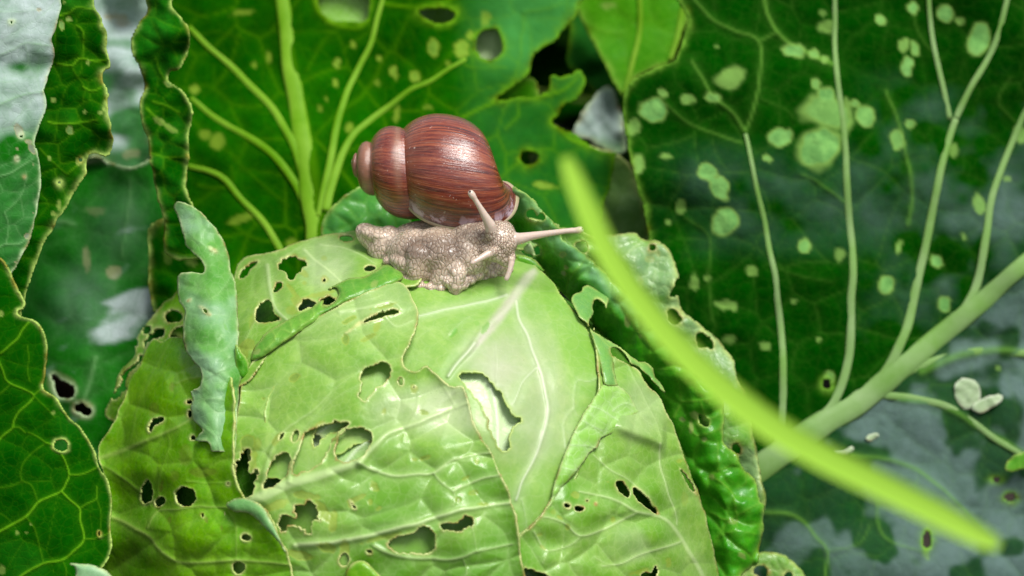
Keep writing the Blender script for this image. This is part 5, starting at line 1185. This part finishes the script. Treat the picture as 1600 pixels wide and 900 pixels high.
# thickened pale lip round the mouth
ring = shp[0]
cen = ring.mean(0)
tan = shp[0] - shp[3]
tan /= np.linalg.norm(tan, axis=1)[:, None]
outw = ring - cen; outw /= np.linalg.norm(outw, axis=1)[:, None]
LV = []
nl = 10
lw = 2.5 * (1 + 0.25 * np.sin(ph * 3 + 1))
for j in range(NP_):
    for k in range(nl):
        a = 2 * math.pi * k / nl
        LV.append(ring[j] + lw[j] * (outw[j] * (math.cos(a) * 1.1 - .5) + tan[j] * (math.sin(a) * 1.3 + 0.7)))
LV = apx + snail_dir(np.array(LV))
li = np.arange(NP_ * nl).reshape(NP_, nl)
l2 = np.roll(li, -1, 0)
LF_ = np.stack([li.ravel(), np.roll(li, -1, 1).ravel(), np.roll(l2, -1, 1).ravel(), l2.ravel()], 1)
mesh_obj('shell_lip', LV, LF_, M['lip'], shell, 'pale yellowish rim of the shell mouth')

# body -------------------------------------------------------------
m, nt, b, out = new_mat('snail_skin')
L = nt.links
tc = nt.nodes.new('ShaderNodeTexCoord'); co = tc.outputs['Object']
at = nt.nodes.new('ShaderNodeAttribute'); at.attribute_name = 'pig'
sp = nt.nodes.new('ShaderNodeSeparateColor'); L.new(at.outputs['Color'], sp.inputs[0])
nz = nt.nodes.new('ShaderNodeTexNoise'); nz.inputs['Scale'].default_value = 420; L.new(co, nz.inputs['Vector'])
wv = nt.nodes.new('ShaderNodeVectorMath'); wv.operation = 'MULTIPLY_ADD'
L.new(nz.outputs['Color'], wv.inputs[0]); wv.inputs[1].default_value = (0.0011,) * 3; L.new(co, wv.inputs[2])
strv = nt.nodes.new('ShaderNodeVectorMath'); strv.operation = 'MULTIPLY'
strv.inputs[1].default_value = (1.0, 0.8, 0.62)
L.new(wv.outputs[0], strv.inputs[0])
def vor(scale):
    v = nt.nodes.new('ShaderNodeTexVoronoi'); v.feature = 'DISTANCE_TO_EDGE'; v.inputs['Scale'].default_value = scale
    L.new(strv.outputs[0], v.inputs['Vector']); return v.outputs['Distance']
vb, vs = vor(860), vor(1500)
mv = nt.nodes.new('ShaderNodeMix'); mv.data_type = 'FLOAT'
L.new(sp.outputs[0], mv.inputs[0]); L.new(vb, mv.inputs[2]); L.new(vs, mv.inputs[3])
cell = mv.outputs[0]
n1 = noise_n(nt, co, 120, 4, 0.6)
skin = mixc(nt, ramp(nt, n1, [(0.35, gray(0)), (0.65, gray(1))]), (0.50, 0.39, 0.29, 1), (0.74, 0.61, 0.49, 1))
skin = mixc(nt, math_n(nt, 'MULTIPLY', sp.outputs[1], 0.85), skin, (0.16, 0.115, 0.085, 1))    # darker flank
skin = mixc(nt, sp.outputs[2], skin, (0.60, 0.48, 0.40, 1))                                     # smooth feelers
gv = ramp(nt, cell, [(0.0, gray(1)), (0.05, gray(0.7)), (0.14, gray(0))])
inv = math_n(nt, 'SUBTRACT', 1.0, sp.outputs[2])
gv = math_n(nt, 'MULTIPLY', gv, inv)
skin = mixc(nt, math_n(nt, 'MULTIPLY', gv, math_n(nt, 'MULTIPLY_ADD', sp.outputs[0], 0.42, 0.45)), skin, (0.17, 0.095, 0.06, 1))
L.new(skin, b.inputs['Base Color'])
b.inputs['Roughness'].default_value = 0.27
b.inputs['Specular IOR Level'].default_value = 0.5
b.inputs['Coat Weight'].default_value = 0.35; b.inputs['Coat Roughness'].default_value = 0.15
b.inputs['Subsurface Weight'].default_value = 0.25
b.inputs['Subsurface Radius'].default_value = (0.002, 0.001, 0.0006)
b.inputs['Subsurface Scale'].default_value = 1.0
hb_ = math_n(nt, 'MULTIPLY', ramp(nt, cell, [(0.0, gray(0)), (0.08, gray(0.45)), (0.22, gray(.85)), (0.5, gray(1))]), inv)
hb_ = math_n(nt, 'MULTIPLY', hb_, ramp(nt, noise_n(nt, co, 200, 3, .6), [(0.3, gray(.45)), (0.65, gray(1))]))
hb_ = math_n(nt, 'ADD', hb_, math_n(nt, 'MULTIPLY', noise_n(nt, co, 2600, 2, .5), 0.10))
bp = nt.nodes.new('ShaderNodeBump'); bp.inputs['Strength'].default_value = 0.8; bp.inputs['Distance'].default_value = 0.00032
L.new(hb_, bp.inputs['Height']); L.new(bp.outputs[0], b.inputs['Normal'])
M['skin'] = m

def ico(sub=2):
    t = (1 + 5 ** .5) / 2
    v = [(-1, t, 0), (1, t, 0), (-1, -t, 0), (1, -t, 0), (0, -1, t), (0, 1, t), (0, -1, -t), (0, 1, -t), (t, 0, -1), (t, 0, 1), (-t, 0, -1), (-t, 0, 1)]
    f = [(0, 11, 5), (0, 5, 1), (0, 1, 7), (0, 7, 10), (0, 10, 11), (1, 5, 9), (5, 11, 4), (11, 10, 2), (10, 7, 6), (7, 1, 8), (3, 9, 4), (3, 4, 2), (3, 2, 6), (3, 6, 8), (3, 8, 9), (4, 9, 5), (2, 4, 11), (6, 2, 10), (8, 6, 7), (9, 8, 1)]
    v = [np.array(p) / np.linalg.norm(p) for p in v]
    for _ in range(sub):
        c, nf = {}, []
        def mid_(a, b):
            k = (min(a, b), max(a, b))
            if k not in c:
                q = v[a] + v[b]; v.append(q / np.linalg.norm(q)); c[k] = len(v) - 1
            return c[k]
        for a, b_, d in f:
            x, y, z = mid_(a, b_), mid_(b_, d), mid_(d, a)
            nf += [(a, x, z), (b_, y, x), (d, z, y), (x, y, z)]
        f = nf
    return np.array(v), np.array(f)
IV, IF = ico(2)
BV, BF = [], []
def blob(x, y, h, rx, ry=None, rz=None, rot=0):
    ry = rx if ry is None else ry; rz = rx if rz is None else rz
    v = IV * [rx, ry, rz]
    a = math.radians(rot)
    v = np.stack([v[:, 0] * math.cos(a) - v[:, 1] * math.sin(a), v[:, 0] * math.sin(a) + v[:, 1] * math.cos(a), v[:, 2]], 1)
    BF.append(IF + sum(len(q) for q in BV))
    BV.append(np.array([x, -y, h]) + v)
def chain(pts, n=10):
    q = catmull([p_[:2] for p_ in pts], 1e9, False) if False else None
    p_ = np.array(pts, float)
    for i in range(len(p_) - 1):
        d = np.linalg.norm(p_[i + 1, :3] - p_[i, :3])
        k = max(2, int(d / (0.45 * min(p_[i, 3], p_[i + 1, 3]))))
        for t in np.linspace(0, 1, k, endpoint=(i == len(p_) - 2)):
            c = p_[i] * (1 - t) + p_[i + 1] * t
            blob(c[0], c[1], c[2], c[3])
# foot and flank (x, y, h, radii)
blob(600, 372, -120, 42, 17, 30, -18)
chain([(566, 362, -132, 9), (585, 378, -122, 13), (605, 398, -110, 12), (618, 408, -100, 9)])
blob(572, 366, -128, 16, 15, 20, -35); blob(595, 386, -118, 22, 22, 22, -50)
blob(648, 392, -82, 44, 36, 42, 10)
blob(690, 396, -70, 56, 44, 46, 0)
blob(700, 384, -85, 58, 27, 40, 0)
blob(738, 382, -66, 40, 44, 36, 0)
blob(640, 415, -62, 34, 18, 22, -25)
blob(588, 376, -125, 38, 20, 22, -36); blob(604, 384, -112, 26, 32, 24, -20); blob(628, 380, -108, 32, 20, 32, 0); blob(660, 366, -118, 44, 22, 36, 0)
blob(690, 428, -75, 78, 22, 30, 3); blob(760, 420, -90, 36, 16, 22, 8); blob(660, 424, -70, 50, 20, 30, -8)
# scalloped hem of the foot
for x, y, h, r in [(607, 408, -78, 10), (622, 424, -62, 11), (638, 438, -52, 11), (655, 447, -46, 11), (672, 450, -42, 11), (688, 451, -40, 10), (712, 451, -34, 12), (705, 440, -34, 14), (722, 446, -38, 11), (733, 438, -44, 11),
                   (746, 430, -52, 11), (756, 420, -60, 10), (766, 426, -82, 13), (782, 427, -96, 13), (794, 421, -104, 9), (752, 434, -78, 13)]:
    blob(x, y, h, r, r * .8, r * 1.1)
chain([(716, 400, -40, 16), (714, 425, -30, 15), (713, 446, -30, 12), (712, 455, -30, 7)])
chain([(655, 400, -46, 22), (650, 425, -46, 16), (645, 440, -50, 11)])
chain([(752, 395, -50, 15), (748, 415, -48, 12), (740, 432, -50, 9)])
chain([(700, 400, -44, 26), (690, 430, -42, 17), (680, 445, -42, 11)])
blob(730, 398, -44, 34, 34, 26, 0)
# neck and head
blob(756, 370, -50, 38, 25, 32, 8)
blob(779, 373, -34, 29, 30, 28, 0)
blob(790, 380, -30, 18, 24, 20, 0)
blob(772, 392, -30, 26, 18, 20, -8)
blob(752, 400, -34, 13, 11, 12, 0)
blob(785, 405, -32, 13, 8, 12, 0); blob(790, 412, -34, 9, 6, 8)
chain([(742, 374, -40, 20), (762, 360, -50, 17), (788, 360, -44, 16)])
# feelers
FE = [[(768, 366, -12, 11), (766, 352, -2, 9), (758, 338, 6, 6.5), (750, 324, 12, 4.8), (742, 311, 17, 4.2), (738, 305, 19, 5.8), (736, 302, 19.5, 5.6)],
      [(797, 374, -30, 12), (812, 373, -26, 9.5), (830, 369, -24, 7.0), (855, 365, -22, 5.4), (885, 361, -20, 4.6), (901, 360, -20, 5.0), (905, 359.5, -20, 6.0), (907, 359, -20, 5.6)],
      [(772, 393, -10, 7.5), (760, 398, -2, 6), (748, 405, 4, 4.8), (741, 409, 7, 4.4), (738, 411, 8, 4.0)],
      [(799, 400, -26, 7), (799, 412, -22, 5.2), (796, 424, -20, 4.4), (793, 432, -20, 4.4), (791.5, 435, -20, 4.4)]]
for f_ in FE:
    chain(f_)
BV_ = np.vstack(BV); BF_ = np.vstack(BF)
WP = P(BV_[:, 0], -BV_[:, 1], BV_[:, 2])
tmp = mesh_obj('body', WP, BF_, M['skin'], SN)
md = tmp.modifiers.new('r', 'REMESH'); md.mode = 'VOXEL'; md.voxel_size = 1.35 * S; md.use_smooth_shade = True
sm = tmp.modifiers.new('s', 'SMOOTH'); sm.factor = 0.6; sm.iterations = 9
dg = bpy.context.evaluated_depsgraph_get()
em = bpy.data.meshes.new_from_object(tmp.evaluated_get(dg))
tmp.modifiers.clear()
old = tmp.data
tmp.data = em
em.name = 'body'
bpy.data.meshes.remove(old)
nvx = len(em.vertices)
vc = np.zeros(nvx * 3, np.float32); em.vertices.foreach_get('co', vc)
wc = vc.reshape(-1, 3) + world_loc(tmp)
rel = wc - CAM
dd = rel @ FWD
pxx = rel @ RGT / dd / K + 800; pyy = 450 - rel @ UPV / dd / K; hh_ = (D0 - dd) / S
headv = sstep(715, 750, pxx) * sstep(415, 395, pyy)
flank = sstep(30, 5, np.abs(pyy - 385)) * sstep(610, 650, pxx) * sstep(745, 700, pxx) + .5 * np.exp(-((pxx - 725) / 12) ** 2 - ((pyy - 395) / 22) ** 2)
flank = np.clip(flank + .5 * fbm(pxx, pyy, 40, 5, 2) * sstep(600, 640, pxx) * sstep(435, 415, pyy), 0, 1)
feel = np.zeros(nvx)
for f_ in FE:
    p_ = np.array(f_)
    for i in range(1, len(p_) - 1):
        for t in np.linspace(0, 1, 8):
            c = p_[i] * (1 - t) + p_[i + 1] * t
            d = np.sqrt((pxx - c[0]) ** 2 + (pyy - c[1]) ** 2 + (hh_ - c[2]) ** 2)
            feel = np.maximum(feel, 1 - sstep(c[3] * 1.05, c[3] * 1.6, d))
# wrinkled relief: long folds on the flank and small warts on the rim
a = em.attributes.new('pig', 'FLOAT_COLOR', 'POINT')
a.data.foreach_set('color', np.stack([headv, flank, feel, np.ones(nvx)], 1).astype(np.float32).ravel())
nn = np.zeros(nvx * 3, np.float32); em.vertices.foreach_get('normal', nn); nn = nn.reshape(-1, 3)
wr = worley(pxx + hh_ * .35, pyy + hh_ * .2, 7.5, 5, .35, 1.0, 0)
disp = 1.1 * fbm(pxx + hh_ * .5, pyy - hh_ * .3, 26, 8, 2)
disp *= (1 - feel)
vc2 = vc.reshape(-1, 3) + nn * (disp * S * 0.9)[:, None]
em.vertices.foreach_set('co', vc2.astype(np.float32).ravel())
em.polygons.foreach_set('use_smooth', np.ones(len(em.polygons), bool))
em.update()
# eyes at the tips of the long feelers
M['eye'] = plain('eye_bead', (0.03, 0.02, 0.02, 1), 0.2, 0, (0.05, 0.035, 0.03, 1), 300)
for (x, y, h) in ((734.5, 299.5, 23.0), (909.5, 357.5, -17.5)):
    c = P(x, y, h)
    mesh_obj('eye', c + IV * 1.9 * S, IF, M['eye'], tmp, None, None, True, c)
# mantle collar closing the shell mouth
col_c = apx + snail_dir(cen[None] + 0)[0]
inner = cen + (ring - cen) * 0.93 - tan * 6
cvx = [apx + snail_dir(inner)]
for k_, s_ in ((0.8, 4), (0.5, 9), (0.2, 11)):
    cvx.append(apx + snail_dir(cen + (ring - cen) * k_ + tan * (s_ - 6)))
CVV = np.vstack(cvx + [apx + snail_dir((cen + tan.mean(0) * 6)[None])])
CFF = []
for k_ in range(3):
    for j in range(NP_):
        CFF.append((k_ * NP_ + j, k_ * NP_ + (j + 1) % NP_, (k_ + 1) * NP_ + (j + 1) % NP_, (k_ + 1) * NP_ + j))
for j in range(NP_):
    CFF.append((3 * NP_ + j, 3 * NP_ + (j + 1) % NP_, 4 * NP_))
mesh_obj('mantle_collar', CVV, CFF, M['skin'], SN, 'fleshy collar closing the shell mouth', np.tile([0.6, .2, .3, 1.0], (len(CVV), 1)))
